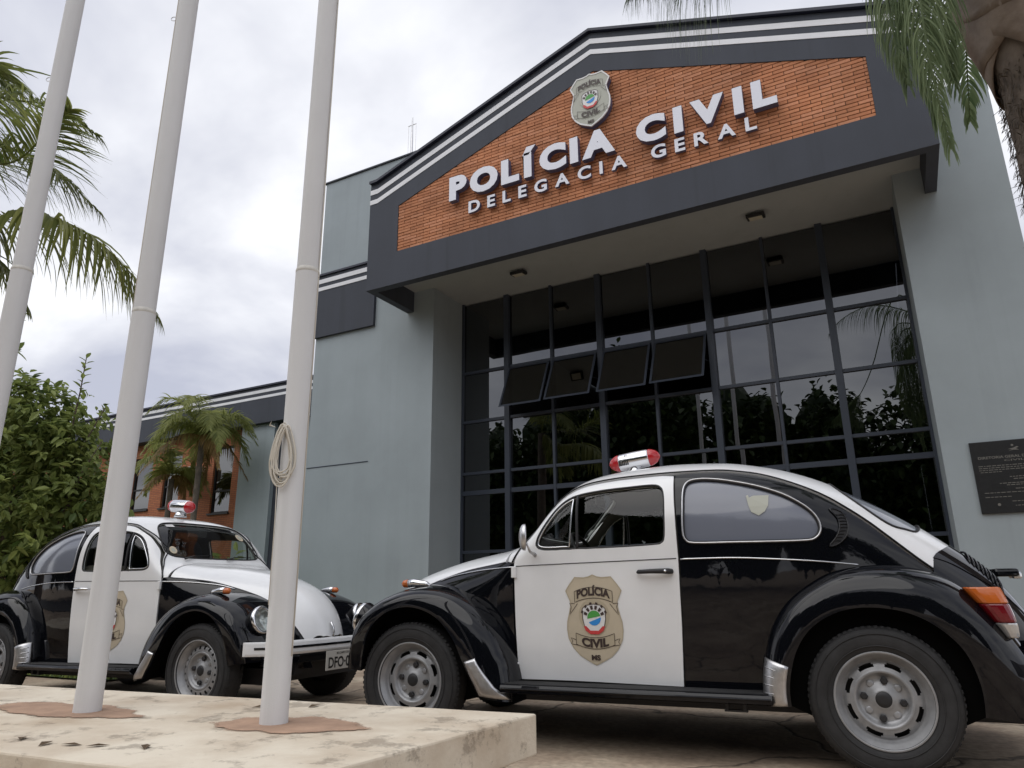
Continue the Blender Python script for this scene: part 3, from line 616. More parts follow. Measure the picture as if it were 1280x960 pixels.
# ------------------------------------------------------------------ fenders
def fender_fn(cx, cz, RO, RL, yl, yin=None):
    RO = sorted(RO); RL = sorted(RL)
    def fn(ph, t):
        ro = float(pch(RO, np.array([ph]))[0]); rl = float(pch(RL, np.array([ph]))[0]); a = math.radians(ph); c, s_ = math.cos(a), math.sin(a)
        xs_, zs = cx + ro * c, cz + ro * s_
        ys = y_of_z(min(max(xs_, X0), X1), max(zs, .31)) - .03 if yin is None else yin(xs_, zs)
        ys = min(ys, .60); ex = .72 - (.25 * min(1, max(0, (ph - 112) / 35)) if cx < 1 else 0)
        r_ = rl + (ro - rl) * max(0, math.cos(t)) ** ex; y = ys + (yl(ph) - ys) * max(0, math.sin(t)) ** ex
        return (cx + r_ * c, y, cz + r_ * s_)
    return fn
def build_fender(name, fn, p0, p1, nph, nt, parent):
    res = []
    ph = np.linspace(p0, p1, nph); tt = (np.linspace(0, 1, nt)) ** 1.0 * PI / 2
    tt = PI / 2 * (1 - np.cos(np.linspace(0, PI, nt))) / 2
    G = np.array([[fn(p, t) for t in tt] for p in ph])
    dP = np.gradient(G, axis=0); dT = np.gradient(G, axis=1); Nn = np.cross(dP, dT); Nn /= (np.linalg.norm(Nn, axis=2, keepdims=True) + 1e-12)
    k = G[nph // 2, nt // 2]; ref = Nn[nph // 2, nt // 2]
    if ref[2] < 0: Nn = -Nn
    # smooth normals at the ends where the rows bunch together
    for _ in range(2): Nn[:, 1:-1] = (Nn[:, :-2] + Nn[:, 1:-1] * 2 + Nn[:, 2:]) / 4
    Nn /= np.linalg.norm(Nn, axis=2, keepdims=True)
    # lip
    lipn = np.array([[0, 1.0, 0]] * nph)
    cxz = np.array([G[:, :, 0].mean(), 0, G[:, :, 2].min()])
    L1 = G[:, -1].copy(); inn = np.array([fn(p, PI / 2) for p in ph]); 
    rad = (G[:, -1] - G[:, 0]); rad[:, 1] = 0; rad /= np.linalg.norm(rad, axis=1, keepdims=True) + 1e-9
    A1 = L1 + rad * .010; A1[:, 1] -= .001; A2 = L1 + rad * .010; A2[:, 1] -= .020
    V = list(map(tuple, G.reshape(-1, 3))); NV_ = list(map(tuple, Nn.reshape(-1, 3))); F = []
    for i in range(nph - 1):
        for j in range(nt - 1): F.append((i * nt + j, i * nt + j + 1, (i + 1) * nt + j + 1, (i + 1) * nt + j))
    b = len(V); V += list(map(tuple, L1)) + list(map(tuple, A1)) + list(map(tuple, A1)) + list(map(tuple, A2)); NV_ += [(0, 1, 0)] * (2 * nph) + [tuple(r_) for r_ in rad] * 2
    for q in (0, 2):
        for i in range(nph - 1): F.append((b + q * nph + i, b + (q + 1) * nph + i, b + (q + 1) * nph + i + 1, b + q * nph + i + 1))
    for sd_ in (1, -1):
        V2 = [(v[0], v[1] * sd_, v[2]) for v in V]; N2 = [(v[0], v[1] * sd_, v[2]) for v in NV_]
        res.append(cm(name, V2, F if sd_ < 0 else F, M['black'], parent, N2, flip=False))
        # fix winding to agree with the normals
        me = res[-1].data; p = me.polygons[(nt - 1) * (nph // 2) + nt // 2]; vn = Vector((-Nn[nph // 2, nt // 2][0], sd_ * Nn[nph // 2, nt // 2][1], Nn[nph // 2, nt // 2][2]))
        if p.normal.dot(vn) < 0:
            m_ = me.copy(); o = res[-1]; COL.objects.unlink(o); bpy.data.objects.remove(o); res[-1] = cm(name, V2, F, M['black'], parent, N2, flip=True)
    return res
FRO = [(-14, .64), (-4, .612), (10, .592), (25, .568), (40, .545), (57, .528), (73, .518), (90, .514), (106, .515), (123, .522), (137, .528), (155, .512), (172, .495), (190, .49)]
FRL = [(-14, .47), (-4, .415), (8, .37), (25, .350), (44, .358), (62, .376), (80, .390), (97, .401), (115, .405), (135, .392), (157, .362), (169, .356), (190, .36)]
RRO = [(-20, .70), (-8, .69), (10, .66), (25, .64), (40, .632), (55, .628), (70, .606), (83, .588), (94, .576), (104, .57), (116, .556), (131, .548), (147, .532), (164, .512), (185, .505)]
RRL = [(-20, .385), (-5, .384), (14, .392), (39, .408), (63, .408), (85, .404), (109, .410), (130, .412), (148, .405), (163, .397), (185, .395)]
yf_ = lambda ph: .757 - .06 * max(0, (ph - 125) / 65) ** 1.5
yr_ = lambda ph: .757 - .05 * max(0, (60 - ph) / 80) ** 1.5
fF = fender_fn(.03, .32, FRO, FRL, yf_); fR = fender_fn(2.4, .31, RRO, RRL, yr_)
ff = build_fender('front_fender', fF, -9, 174, 90, 26, CAR)
fr2 = build_fender('rear_fender', fR, -7, 185, 96, 26, CAR)
def guard(name, fn, pa, pb, ta, tb, parent_pair, shape=None, off=.004):
    nph, ntt = 14, 12
    for sd_, par in ((1, parent_pair[0]), (-1, parent_pair[1])):
        V = []
        for i in range(nph):
            for j in range(ntt):
                u_, v_ = i / (nph - 1), j / (ntt - 1); ph = pa + (pb - pa) * u_; lo, hi = (ta, tb) if shape is None else shape(u_)
                t = lo + (hi - lo) * v_; p = np.array(fn(ph, t)); e = 1e-3; a = np.array(fn(ph + .5, t)) - p; b = np.array(fn(ph, min(t + e, PI / 2))) - np.array(fn(ph, t - e)); nn = np.cross(a, b); nn /= np.linalg.norm(nn) + 1e-12
                if nn[1] < 0: nn = -nn
                edge = min(u_, 1 - u_, v_, 1 - v_); p = p + nn * (off + .006 * min(1, edge * 6)); V.append((p[0], p[1] * sd_, p[2]))
        F = [(i * ntt + j, i * ntt + j + 1, (i + 1) * ntt + j + 1, (i + 1) * ntt + j) for i in range(nph - 1) for j in range(ntt - 1)]
        o = cm(name, V, F, M['alu'], par)
        md = o.modifiers.new('s', 'SOLIDIFY'); md.thickness = .003; md.offset = 0
guard('stone_guard', fF, -8, 17, .9, 1.57, ff, shape=lambda u_: (1.57 - .42 * (1 - u_) ** 2 - .18, 1.57) if u_ > .2 else (1.57 - .9 + u_ * 2.2, 1.57))
guard('stone_guard', fR, 160.5, 184.5, .42, 1.555, fr2)
for sd_, par in ((1, fr2[0]), (-1, fr2[1])):
    mb = MB()
    for k in range(4):
        ph = 165 + k * 4.3; P = []
        for j in range(8):
            t = .62 + j * .115; p = Vector(fR(ph, t)); c_ = Vector((2.4, p.y - .25, .31)); d_ = (p - c_).normalized(); p = p + d_ * .011; P.append((p.x, p.y * sd_, p.z))
        mb.tube(P, .0035, 5)
    cb(mb, 'guard_rib', M['alu'], par, True)
for fn_, prs, yin_, p0_, p1_ in ((fF, ff, .60, -9, 174), (fR, fr2, .673, -7, 185)):  # matte black liner added inside the arches in place of wheel-well shade
    for sd_, par in ((1, prs[0]), (-1, prs[1])):
        V = []; n = 40
        for k in range(n):
            ph = p0_ + (p1_ - p0_) * k / (n - 1); q = fn_(ph, PI / 2); c_ = (.03, .32) if fn_ is fF else (2.4, .31); rr_ = math.hypot(q[0] - c_[0], q[2] - c_[1]) + .006; a = math.radians(ph)
            x_, z_ = c_[0] + rr_ * math.cos(a), c_[1] + rr_ * math.sin(a); V += [(x_, sd_ * (q[1] - .016), z_), (x_, sd_ * yin_, z_)]
        V += [(c_[0] * 0 + (0 if fn_ is fF else 2.4) + .30 * math.cos(math.radians(p0_ - 12 + (p1_ - p0_ + 24) * k / (n - 1))), sd_ * yin_, .312 + .30 * math.sin(math.radians(p0_ - 12 + (p1_ - p0_ + 24) * k / (n - 1)))) for k in range(n)]; F = [(2 * k, 2 * k + 1, 2 * k + 3, 2 * k + 2) for k in range(n - 1)] + [(2 * k + 1, 2 * n + k, 2 * n + k + 1, 2 * k + 3) for k in range(n - 1)]
        mb = MB(); mb.add(V, F); cb(mb, 'wheel_well_shade', M['well'], par)
# headlights, indicators
for sd_, par in ((1, ff[0]), (-1, ff[1])):
    hx, hy, hz_ = -.425, .545, .640
    def LB(mb_):
        a_ = math.radians(-15); c0, s0 = math.cos(a_), math.sin(a_); mb_.v = [(hx + (v[0] - hx) * c0 - (v[2] - hz_) * s0, v[1], hz_ + (v[0] - hx) * s0 + (v[2] - hz_) * c0) for v in mb_.v]
    mb = MB(); mb.lathe([(.02, .15), (.065, .10), (.088, .05), (.0965, .012)], 36, (hx, sd_ * hy, hz_), 'x'); LB(mb); hl = cb(mb, 'headlight', M['black'], par, True)
    mb = MB(); mb.lathe([(.094, .020), (.0965, .010), (.096, -.004), (.089, -.014), (.080, -.014), (.074, -.006)], 36, (hx, sd_ * hy, hz_), 'x'); LB(mb); cb(mb, 'headlight_ring', M['chrome'], par, True)
    mb = MB(); mb.lathe([(.0, .03), (.03, .028), (.06, .012), (.077, -.004)], 36, (hx, sd_ * hy, hz_), 'x'); LB(mb); cb(mb, 'reflector', M['clear'], par, True)
    mb = MB(); mb.lathe([(.0, -.022), (.03, -.020), (.055, -.014), (.075, -.005)], 36, (hx, sd_ * hy, hz_), 'x'); LB(mb); cb(mb, 'headlight_lens', M['carglass'], par, True)
    mb = MB(); mb.tube([(.06, sd_ * .585, .826), (.03, sd_ * .585, .835), (-.05, sd_ * .585, .843), (-.085, sd_ * .585, .840)], [.008, .018, .024, .025], 14); ts = cb(mb, 'turn_signal', M['chrome'], par, True)
    mb = MB(); mb.tube([(-.085, sd_ * .585, .840), (-.118, sd_ * .585, .838), (-.133, sd_ * .585, .836)], [.0245, .022, .009], 14); cb(mb, 'turn_signal_lens', M['amber'], ts, True)
# tail lights
def ell(mb, c, r_, n=20, mm=14, cut=None, mi=0):
    V = []; F = []
    for i in range(mm + 1):
        a = PI * i / mm
        for j in range(n):
            b = 2 * PI * j / n; q = lambda t: math.copysign(abs(t) ** .7, t)
            V.append((c[0] + r_[0] * q(math.sin(a)) * q(math.cos(b)), c[1] + r_[1] * q(math.sin(a)) * q(math.sin(b)), c[2] + r_[2] * q(math.cos(a))))
    for i in range(mm):
        for j in range(n): F.append((i * n + j, i * n + (j + 1) % n, (i + 1) * n + (j + 1) % n, (i + 1) * n + j))
    mb.add(V, F, mi)
for sd_, par in ((1, fr2[0]), (-1, fr2[1])):
    def seg(name, za, zb2, m_, pr):
        # tapering wedge of lens between heights za..zb2 following the fender's rear slope
        V = []; n = 20; K = 7
        for k in range(K):
            z = za + (zb2 - za) * k / (K - 1); u_ = (z - .575) / .215
            cx_ = 2.935 - .085 * u_ ** 1.3; rx = .024 + .050 * u_ ** .8; ry = .035 + .032 * math.sin(PI * min(1, u_ * .75 + .1))
            cy = .640
            for j in range(n):
                b = 2 * PI * j / n; q = lambda t: math.copysign(abs(t) ** .75, t); V.append((cx_ + rx * q(math.cos(b)), sd_ * (cy + ry * q(math.sin(b))), z))
        F = [(k * n + j, k * n + (j + 1) % n, (k + 1) * n + (j + 1) % n, (k + 1) * n + j) for k in range(K - 1) for j in range(n)] + [tuple(range(n)), tuple((K - 1) * n + j for j in range(n))]
        mb = MB(); mb.add(V, F); o = cb(mb, name, m_, pr, False); bevel(o, .006, 2); return o
    a = seg('tail_light', .640, .718, M['redd'], par); seg('amber_lens', .7185, .788, M['amber'], a); seg('reversing_lens', .577, .6395, M['clear'], a)
# running boards, floor, axle, bumpers
for sd_ in (1, -1):
    mb = MB(); P = [(.575, .312), (.60, .318), (.735, .322), (.762, .318), (.770, .300), (.768, .282), (.75, .276), (.575, .276)]
    V = [(x, sd_ * y, z) for x in (.585, 1.935) for y, z in P]; n = len(P); mb.add(V, [(i, (i + 1) % n, n + (i + 1) % n, n + i) for i in range(n)] + [tuple(range(n)), tuple(range(n, 2 * n))])
    rb_ = cb(mb, 'running_board', M['black'], CAR)
    for k in range(5):
        mb = MB(); mb.tube([(.60, sd_ * (.63 + k * .027), .322), (1.92, sd_ * (.63 + k * .027), .322)], .005, 5); cb(mb, 'rubber_rib', M['rubber'], rb_, True)
    mb = MB(); mb.tube([(.59, sd_ * .770, .302), (1.93, sd_ * .770, .302)], .006, 6); cb(mb, 'board_trim', M['black'], rb_, True)
    mb = MB(); mb.box(1.72, 1.735, sd_ * .69, sd_ * .72, .245, .277); mb.box(1.80, 1.815, sd_ * .69, sd_ * .72, .245, .277); mb.box(1.715, 1.82, sd_ * .69, sd_ * .72, .238, .246); cb(mb, 'jack_point', M['hubdark'], CAR)
mb = MB(); mb.box(-.42, 3.0, -.50, .50, .215, .32); mb.box(-.5, -.3, -.28, .28, .26, .42); mb.box(2.5, 3.12, -.36, .36, .23, .40); cb(mb, 'floor_pan', M['gapm'], CAR)
mb = MB(); mb.tube([(0, -.60, .27), (0, .60, .27)], .035, 8); mb.tube([(2.4, -.60, .30), (2.4, .60, .30)], .04, 8); mb.tube([(0.02, -.5, .34), (0.02, .5, .34)], .03, 8); cb(mb, 'axles', M['gapm'], CAR, True)
def bumper(name, x0, dirn, z0, z1, w, bow, parent, m_='white'):
    def X(y): a = abs(y) / w; return x0 + dirn * (bow * a ** 2 + (.13 * max(0, a - .90) / .10 if a > .90 else 0) ** 1.0)
    ys = list(np.linspace(-w, w, 61)); V = []; n = 8; th = .028
    for y in ys:
        for (dx_, dz) in ((0, .18), (-.0, .5), (.15, .86), (.4, 1.0), (1.0, 1.0), (1, 0), (.4, 0), (.12, .12)):
            V.append((X(y) + dirn * th * dx_, y, z0 + (z1 - z0) * dz))
    F = [(i * n + j, i * n + (j + 1) % n, (i + 1) * n + (j + 1) % n, (i + 1) * n + j) for i in range(60) for j in range(n)] + [tuple(range(n)), tuple(60 * n + j for j in range(n))]
    mb = MB(); mb.add(V, F); o = cb(mb, name, M[m_], parent, False); bevel(o, .003)
    if m_ != 'white': return o
    mb = MB(); V = []
    for y in ys[1:-1]:
        for (dx_, z) in ((-.0035, z0 + .040), (-.0035, z0 + .056), (.006, z0 + .056), (.006, z0 + .040)): V.append((X(y) + dirn * dx_ * 1.0, y, z))
    k = len(ys) - 2; F = [(i * 4 + j, i * 4 + (j + 1) % 4, (i + 1) * 4 + (j + 1) % 4, (i + 1) * 4 + j) for i in range(k - 1) for j in range(4)] + [(0, 1, 2, 3), tuple((k - 1) * 4 + j for j in range(4))]
    mb.add(V, F); cb(mb, 'bumper_stripe', M['black'], o)
    for s_ in (-1, 1):
        mb = MB(); mb.box(min(x0 + dirn * .03, x0 + dirn * .35), max(x0 + dirn * .03, x0 + dirn * .35), s_ * .27 - .02, s_ * .27 + .02, z0 + .01, z0 + .06); cb(mb, 'bumper_bracket', M['hubdark'], o)
    return o

rb = bumper('rear_bumper', 3.335, -1, .43, .52, .775, .085, CAR)
# aprons between the fenders
for (xa, xb, zl, zh, sgn) in ((-.56, -.45, .34, .455, 1), (3.06, 3.15, .34, .56, -1)):
    V = []; F = []; n = 21; mb = MB()
    for i in range(n):
        y = -.56 + 1.12 * i / (n - 1); x = xa + (xb - xa) * (abs(y) / .56) ** 2 if sgn > 0 else xb - (xb - xa) * (abs(y) / .56) ** 2
        V += [(x, y, zl), (x - .01 * sgn, y, (zl + zh) / 2), (x + .02 * sgn, y, zh)]
    F = [(i * 3 + j, i * 3 + j + 1, (i + 1) * 3 + j + 1, (i + 1) * 3 + j) for i in range(n - 1) for j in range(2)]; mb.add(V, F); cb(mb, 'apron', M['black'], CAR, True)
# ------------------------------------------------------------------ wheels
def wheel(kind, sd_, x, yc, parent, turn=0.0):
    # built facing +y then mirrored; origin at the wheel centre
    w_ = MB()
    tp = [(.196, -.070), (.235, -.082), (.275, -.082), (.300, -.070), (.311, -.050), (.312, 0), (.311, .050), (.301, .069), (.288, .077), (.262, .082), (.235, .081), (.212, .074), (.200, .066), (.196, .060)]
    w_.lathe(tp, 64)
    wh = empty('wheel'); wh.parent = parent; wh.location = (-x, sd_ * yc, .312); wh.rotation_euler = (0, 0, (0 if sd_ > 0 else PI) + turn)
    ty = mobj('tyre', w_.v, w_.f, M['rubber'], wh, True)
    g = MB()
    for r_, a_ in ((.306, .0615), (.306, -.0615)): pass
    K = 72
    for k in range(K):     # shoulder tread blocks
        a0 = 2 * PI * k / K
        for s_ in (-1, 1):
            a1 = a0 + (.5 * 2 * PI / K) ; V = []
            for aa in (a0, a1):
                for r_, y in ((.3085, .034 * s_), (.3135, .034 * s_), (.3120, .060 * s_), (.3035, .0685 * s_)): V.append((r_ * math.cos(aa), y, r_ * math.sin(aa)))
            g.add(V, [(0, 1, 5, 4), (1, 2, 6, 5), (2, 3, 7, 6), (0, 4, 7, 3), (0, 3, 2, 1), (4, 5, 6, 7)])
    for r_ in (.2285, .279): g.tube([(r_ * math.cos(2 * PI * k / 60), .0815, r_ * math.sin(2 * PI * k / 60)) for k in range(60)], .0022, 5, True)
    mobj('tread', g.v, g.f, M['rubber'], ty, False)
    r = MB(); n = 120
    prof = [(.196, .070), (.2035, .0745), (.2055, .070), (.203, .062), (.193, .056), (.190, .045), (.180, .040), (.178, .022), (.166, .012)]
    r.lathe(prof, 72)
    # disc with openings
    if kind == 'oval': rings = [(.166, .012), (.160, .014), (.1565, .020), (.150, .024), (.144, .027), (.1375, .029), (.132, .031), (.126, .033)]; nslot, frac, s0, s1 = 8, .60, 2, 5
    else: rings = [(.166, .014), (.162, .022), (.157, .027), (.152, .029), (.146, .031), (.140, .032), (.134, .034), (.128, .034)]; nslot, frac, s0, s1 = 20, .50, 1, 5
    V = [(rr_ * math.cos(2 * PI * j / n), a_, rr_ * math.sin(2 * PI * j / n)) for rr_, a_ in rings for j in range(n)]; F = []
    for i in range(len(rings) - 1):
        for j in range(n):
            ph = (j + .5) / n * nslot % 1.0; q = frac if (s0 < i < s1 - 0) or kind != 'oval' else frac - .10
            if s0 <= i < s1 + (0 if kind == 'oval' else 0) and abs(ph - .5) < q / 2: continue
            F.append((i * n + j, i * n + (j + 1) % n, (i + 1) * n + (j + 1) % n, (i + 1) * n + j))
    r.add(V, F)
    r.lathe([(.126, .033), (.120, .037), (.113, .036), (.107, .024), (.100, .012), (.088, .008), (.070, .012), (.052, .022), (.044, .024), (.038, .030), (.034, .030)], 72)
    rim = mobj('rim', r.v, r.f, M['rim'], wh, True)
    b = MB(); b.lathe([(.19, -.03), (.03, -.03)], 24); b.lathe([(.035, .029), (.031, .034), (.012, .035), (0, .035)], 20); mobj('hub_cap', b.v, b.f, M['hubdark'], wh, True)
    b = MB()
    nb = 4 if kind == 'oval' else 4
    for k in range(nb):
        a = PI / 4 * (0 if 1 else 1) + k * PI / 2 + .15; c_, s_ = .079 * math.cos(a), .079 * math.sin(a)
        b.lathe([(.0165, .012), (.0165, .026), (.012, .030), (0, .030)], 6, (c_, 0, s_))
        b2 = MB(); a2 = a + PI / 4; b2.lathe([(.017, .008), (.016, .013), (.010, .015), (0, .015)], 14, (.078 * math.cos(a2), 0, .078 * math.sin(a2))); r_o = mobj('rim_boss', b2.v, b2.f, M['rim'], rim, True)
        b3 = MB(); b3.lathe([(.0165, .012), (.0165, .026), (.012, .030), (0, .030)], 6, (c_, 0, s_)); mobj('wheel_bolt', b3.v, b3.f, M['hubdark'], rim, False)
    return wh
def wheels(kind, parent, turn):
    out_ = []
    for sd_ in (1, -1):
        out_.append(wheel(kind, sd_, 0, .632, parent, turn)); out_.append(wheel(kind, sd_, 2.4, .642, parent, 0))
    return out_
# ------------------------------------------------------------------ siren
si = MB(); si.tube([(1.20, 0, 1.488), (1.20, 0, 1.51), (1.20, 0, 1.56)], [.055, .048, .03], 16); sir = cb(si, 'siren', M['chrome'], CAR, True)
mb = MB(); mb.lathe([(.036, -.105), (.052, -.100), (.056, -.085), (.058, .0), (.056, .085), (.052, .100), (.036, .105)], 28, (1.20, 0, 1.595), 'x'); cb(mb, 'siren_barrel', M['chrome'], sir, True)
for s_ in (-1, 1):
    mb = MB(); mb.lathe([(.053, s_ * .095), (.054, s_ * .104), (.049, s_ * .122), (.038, s_ * .143), (.022, s_ * .158), (.008, s_ * .165), (0, s_ * .166)], 28, (1.20, 0, 1.595), 'x'); cb(mb, 'siren_lens', M['red'], sir, True)
mb = MB()
for k in range(6): mb.box(1.108 + k * .011, 1.114 + k * .011, .050, .0585, 1.565, 1.592)
mb.box(1.150, 1.154, .043, .052, 1.605, 1.630); mb.box(1.160, 1.164, .043, .052, 1.605, 1.630)
cb(mb, 'siren_grille', M['ink'], sir)
def tilt(o):
    for v in o.data.vertices:
        dx_, dz_ = v.co.x + 1.20, v.co.z - 1.595; a = math.radians(7); v.co.x = -1.20 + dx_ * math.cos(a) + dz_ * math.sin(a); v.co.z = 1.583 + dz_ * math.cos(a) - dx_ * math.sin(a)
for ch in sir.children: tilt(ch)
# ------------------------------------------------------------------ interior
for s_ in (-1, 1):
    mb = MB(); mb.box(1.05, 1.50, s_ * .33 - .23, s_ * .33 + .23, .42, .58); seat = cb(mb, 'front_seat', M['seat'], CAR); bevel(seat, .05, 4)
    mb = MB(); mb.box(1.50, 1.61, s_ * .33 - .22, s_ * .33 + .22, .52, 1.08, R=Matrix.Rotation(math.radians(12), 3, 'Y')); bevel(cb(mb, 'backrest', M['seat'], seat), .045, 4)
    mb = MB(); mb.box(1.60, 1.68, s_ * .33 - .12, s_ * .33 + .12, 1.08, 1.24); bevel(cb(mb, 'headrest', M['seat'], seat), .035, 4)
mb = MB(); mb.box(1.95, 2.35, -.52, .52, .50, .68); mb.box(2.30, 2.42, -.52, .52, .62, 1.05, R=Matrix.Rotation(math.radians(15), 3, 'Y')); bevel(cb(mb, 'rear_seat', M['seat'], CAR), .04, 3)
mb = MB(); mb.box(.66, .80, -.54, .54, .78, .985); bevel(cb(mb, 'dashboard', M['lining'], CAR), .03, 3)
mb = MB(); Rs = Matrix.Rotation(math.radians(-32), 3, 'Y'); cc = Vector((.985, .33, .95))
mb.tube([tuple(cc + Rs @ Vector((0, .19 * math.cos(a), .19 * math.sin(a)))) for a in np.linspace(0, 2 * PI, 40, endpoint=False)], .011, 8, True)
for a in (0, PI, -PI / 2): mb.tube([tuple(cc), tuple(cc + Rs @ Vector((0, .19 * math.cos(a), .19 * math.sin(a))))], .012, 6)
mb.tube([tuple(cc), (.78, .33, .84)], .022, 8); cb(mb, 'steering_wheel', M['ink'], CAR, True)
mb = MB(); mb.box(.955, .97, -.10, .10, 1.30, 1.355); bevel(cb(mb, 'rear_view_mirror', M['ink'], CAR), .006)
for s_ in (.06, -.36):
    P = [ypt(.655, s_ + .08 + .0, .012)]; P = [ypt(.650, s_, .02), ypt(.676, s_ + .10, .016), ypt(.690, s_ + .30, .010)]
    mb = MB(); mb.tube(P, [.009, .005, .0035], 6); cb(mb, 'wiper', M['ink'], CAR, True)
# ------------------------------------------------------------------ shield badge
SH = [(0, 1), (-.05, .978), (-.11, .968), (-.19, .972), (-.225, .975), (-.30, .885), (-.345, .82), (-.325, .78), (-.29, .70), (-.29, .64), (-.31, .56), (-.335, .47), (-.34, .38), (-.325, .28), (-.27, .18), (-.19, .10), (-.10, .05), (-.03, .015), (0, 0)]
SHO = SH + [(-x, z) for x, z in SH[::-1][1:-1]]
def badge(mapf, parent, H, cols, big=False):
    """mapf(u, v, off) -> point; u right, v up, both in metres about the badge's centre bottom"""
    def sheet(name, pts, off, m_, par, sub=.03):
        uv, T, lp = cdt([(p[0] * H, p[1] * H) for p in resample(pts, .05, True, 1.0)], [], sub if not big else .2, 1.0)
        return mobj(name, [mapf(a, b, off) for a, b in uv], T, m_, par)
    def txt(s, x0, x1, z0, z1, off, m_, par, arc=0.0, o_=.03):
        V, F = fit_text(s, x0, x1, z0, z1, o_); xm = (x0 + x1) / 2
        V = [mapf(a * H, (b - arc * (a - xm) ** 2) * H, off) for a, b in V]; return mobj('lettering', V, F, m_, par)
    def line(name, pts, w_, off, m_, par):
        V = []; F = []; pts = resample(pts, .04, False, 1.0)
        for i, p in enumerate(pts):
            a = pts[max(0, i - 1)]; b = pts[min(len(pts) - 1, i + 1)]; tx, ty = b[0] - a[0], b[1] - a[1]; l = math.hypot(tx, ty) + 1e-9
            V += [mapf((p[0] - ty / l * w_) * H, (p[1] + tx / l * w_) * H, off), mapf((p[0] + ty / l * w_) * H, (p[1] - tx / l * w_) * H, off)]
        F = [(2 * i, 2 * i + 1, 2 * i + 3, 2 * i + 2) for i in range(len(pts) - 1)]; return mobj(name, V, F, m_, par)
    bg_, rib, ink, edge = cols; d = .0012 if not big else .003
    root = sheet('badge', SHO, d if not big else .0, bg_, parent)
    line('badge_outline', SHO + [SHO[0]], .006 if not big else .012, 2 * d, edge, root)
    # ribbons
    for zc, arc, sgn in ((.80, .9, 1), (.235, -.9, 1)):
        top = [(x, zc + .062 - arc * x * x) for x in np.linspace(-.235, .235, 9)]; bot = [(x, zc - .062 - arc * x * x) for x in np.linspace(.235, -.235, 9)]
        if not big: sheet('ribbon', top + bot, 2 * d, rib, root)
        line('ribbon_outline', top + bot + [top[0]], .0032, 3 * d, ink, root)
        for s_ in (-1, 1):
            k = -1 if arc > 0 else 1
            z1 = zc - arc * .055
            P = [(s_ * .235, z1 - .045 + .03 * k), (s_ * .30, z1 - .03 + .04 * k), (s_ * .28, z1 - .07 + .04 * k), (s_ * .30, z1 - .13 + .07 * k + .0), (s_ * .20, z1 - .075)]
            line('ribbon_tail', P, .0032, 3 * d, ink, root)
    txt('POL\u00cdCIA', -.205, .205, .765, .885, 4 * d, ink, root, .9, .045); txt('CIVIL', -.165, .165, .185, .285, 4 * d, ink, root, -.9, .05); txt('MS', -.055, .055, .05, .11, 4 * d, ink, root, 0, .05)
    # state arms
    A = [(-.14, .62), (-.14, .50), (-.12, .42), (-.06, .36), (0, .335), (.06, .36), (.12, .42), (.14, .50), (.14, .62), (.10, .655), (0, .67), (-.10, .655)]
    halo = [(.19 * math.cos(a), .545 + .185 * math.sin(a)) for a in np.linspace(0, 2 * PI, 28, endpoint=False)]
    sheet('arms_ground', halo, 2 * d, rib, root); sheet('arms_shield', A, 3 * d, M['bwhite'], root); line('arms_outline', A + [A[0]], .004, 4 * d, M['brownink'], root)
    circ = lambda r_, a0, a1, n=16: [(r_ * math.cos(a), .515 + r_ * math.sin(a)) for a in np.linspace(a0, a1, n)]
    sheet('arms_green', circ(.083, .28, PI + .12), 4 * d, M['bgreen'], root); sheet('arms_blue', circ(.083, PI + .62, 2 * PI + .10) , 4 * d, M['bblue'], root)
    for k in range(6):
        a = math.radians(24 + k * 26.4); c_, s_ = math.cos(a), math.sin(a); q = lambda r_, da: (r_ * math.cos(a + da), .515 + r_ * math.sin(a + da) * 1.05)
        sheet('arms_check', [q(.092, -.14), q(.133, -.13), q(.133, .13), q(.092, .14)], 5 * d, M['brownink'], root)
        if not big: sheet('arms_check', [q(.145, -.10), q(.170, -.09), q(.170, .09), q(.145, .10)], 5 * d, M['brownink'], root)
    sheet('arms_ribbon', [(-.13, .425), (-.11, .375), (-.05, .335), (.05, .335), (.11, .375), (.13, .425), (.10, .425), (.05, .375), (-.05, .375), (-.10, .425)], 5 * d, M['bred'], root)
    return root
def door_map(sd_, xc, zb_):
    def f_(u_, v_, off):
        x = xc + sd_ * u_; z = zb_ + v_; y = y_of_z(x, z) + off + .0005; return (-x, sd_ * y, z)
    return f_
for sd_, dr in ((1, doors[0]), (-1, doors[1])):
    badge(door_map(sd_, 1.072, .415), dr, .455, (M['beige'], M['beiged'], M['brownink'], M['beiged']))
# ------------------------------------------------------------------ two cars
def copy_tree(o, parent=None, skip=()):
    c = o.copy(); COL.objects.link(c); c.parent = parent
    for ch in list(o.children):
        if ch.name.split('.')[0] in skip: continue
        copy_tree(ch, c)
    return c
CAR2 = copy_tree(CAR)          # the car on the left
def place(o, x, y, th, z=0.0, pit=0.0):
    o.location = (x, y, z); o.rotation_euler = (0, pit, th + PI)
place(CAR, -2.64374, 4.18903, .10794)
place(CAR2, -4.43219, 4.2421, 3.17706, -.0302, -.00963)
bumper('front_bumper', -.70, 1, .415, .505, .735, .085, CAR2)
bumper('front_bumper', -.715, 1, .385, .485, .33, .03, CAR, 'chrome')
for ch in list(CAR2.children):
    for g in list(ch.children):
        if g.name.startswith(('side_mirror', 'mirror_arm')): bpy.data.objects.remove(g)
        elif g.name.startswith('handle'): g.data = g.data.copy(); g.data.materials[0] = M['chrome']
wheels('oval', CAR, 0.0); wheels('square', CAR2, 0.0)
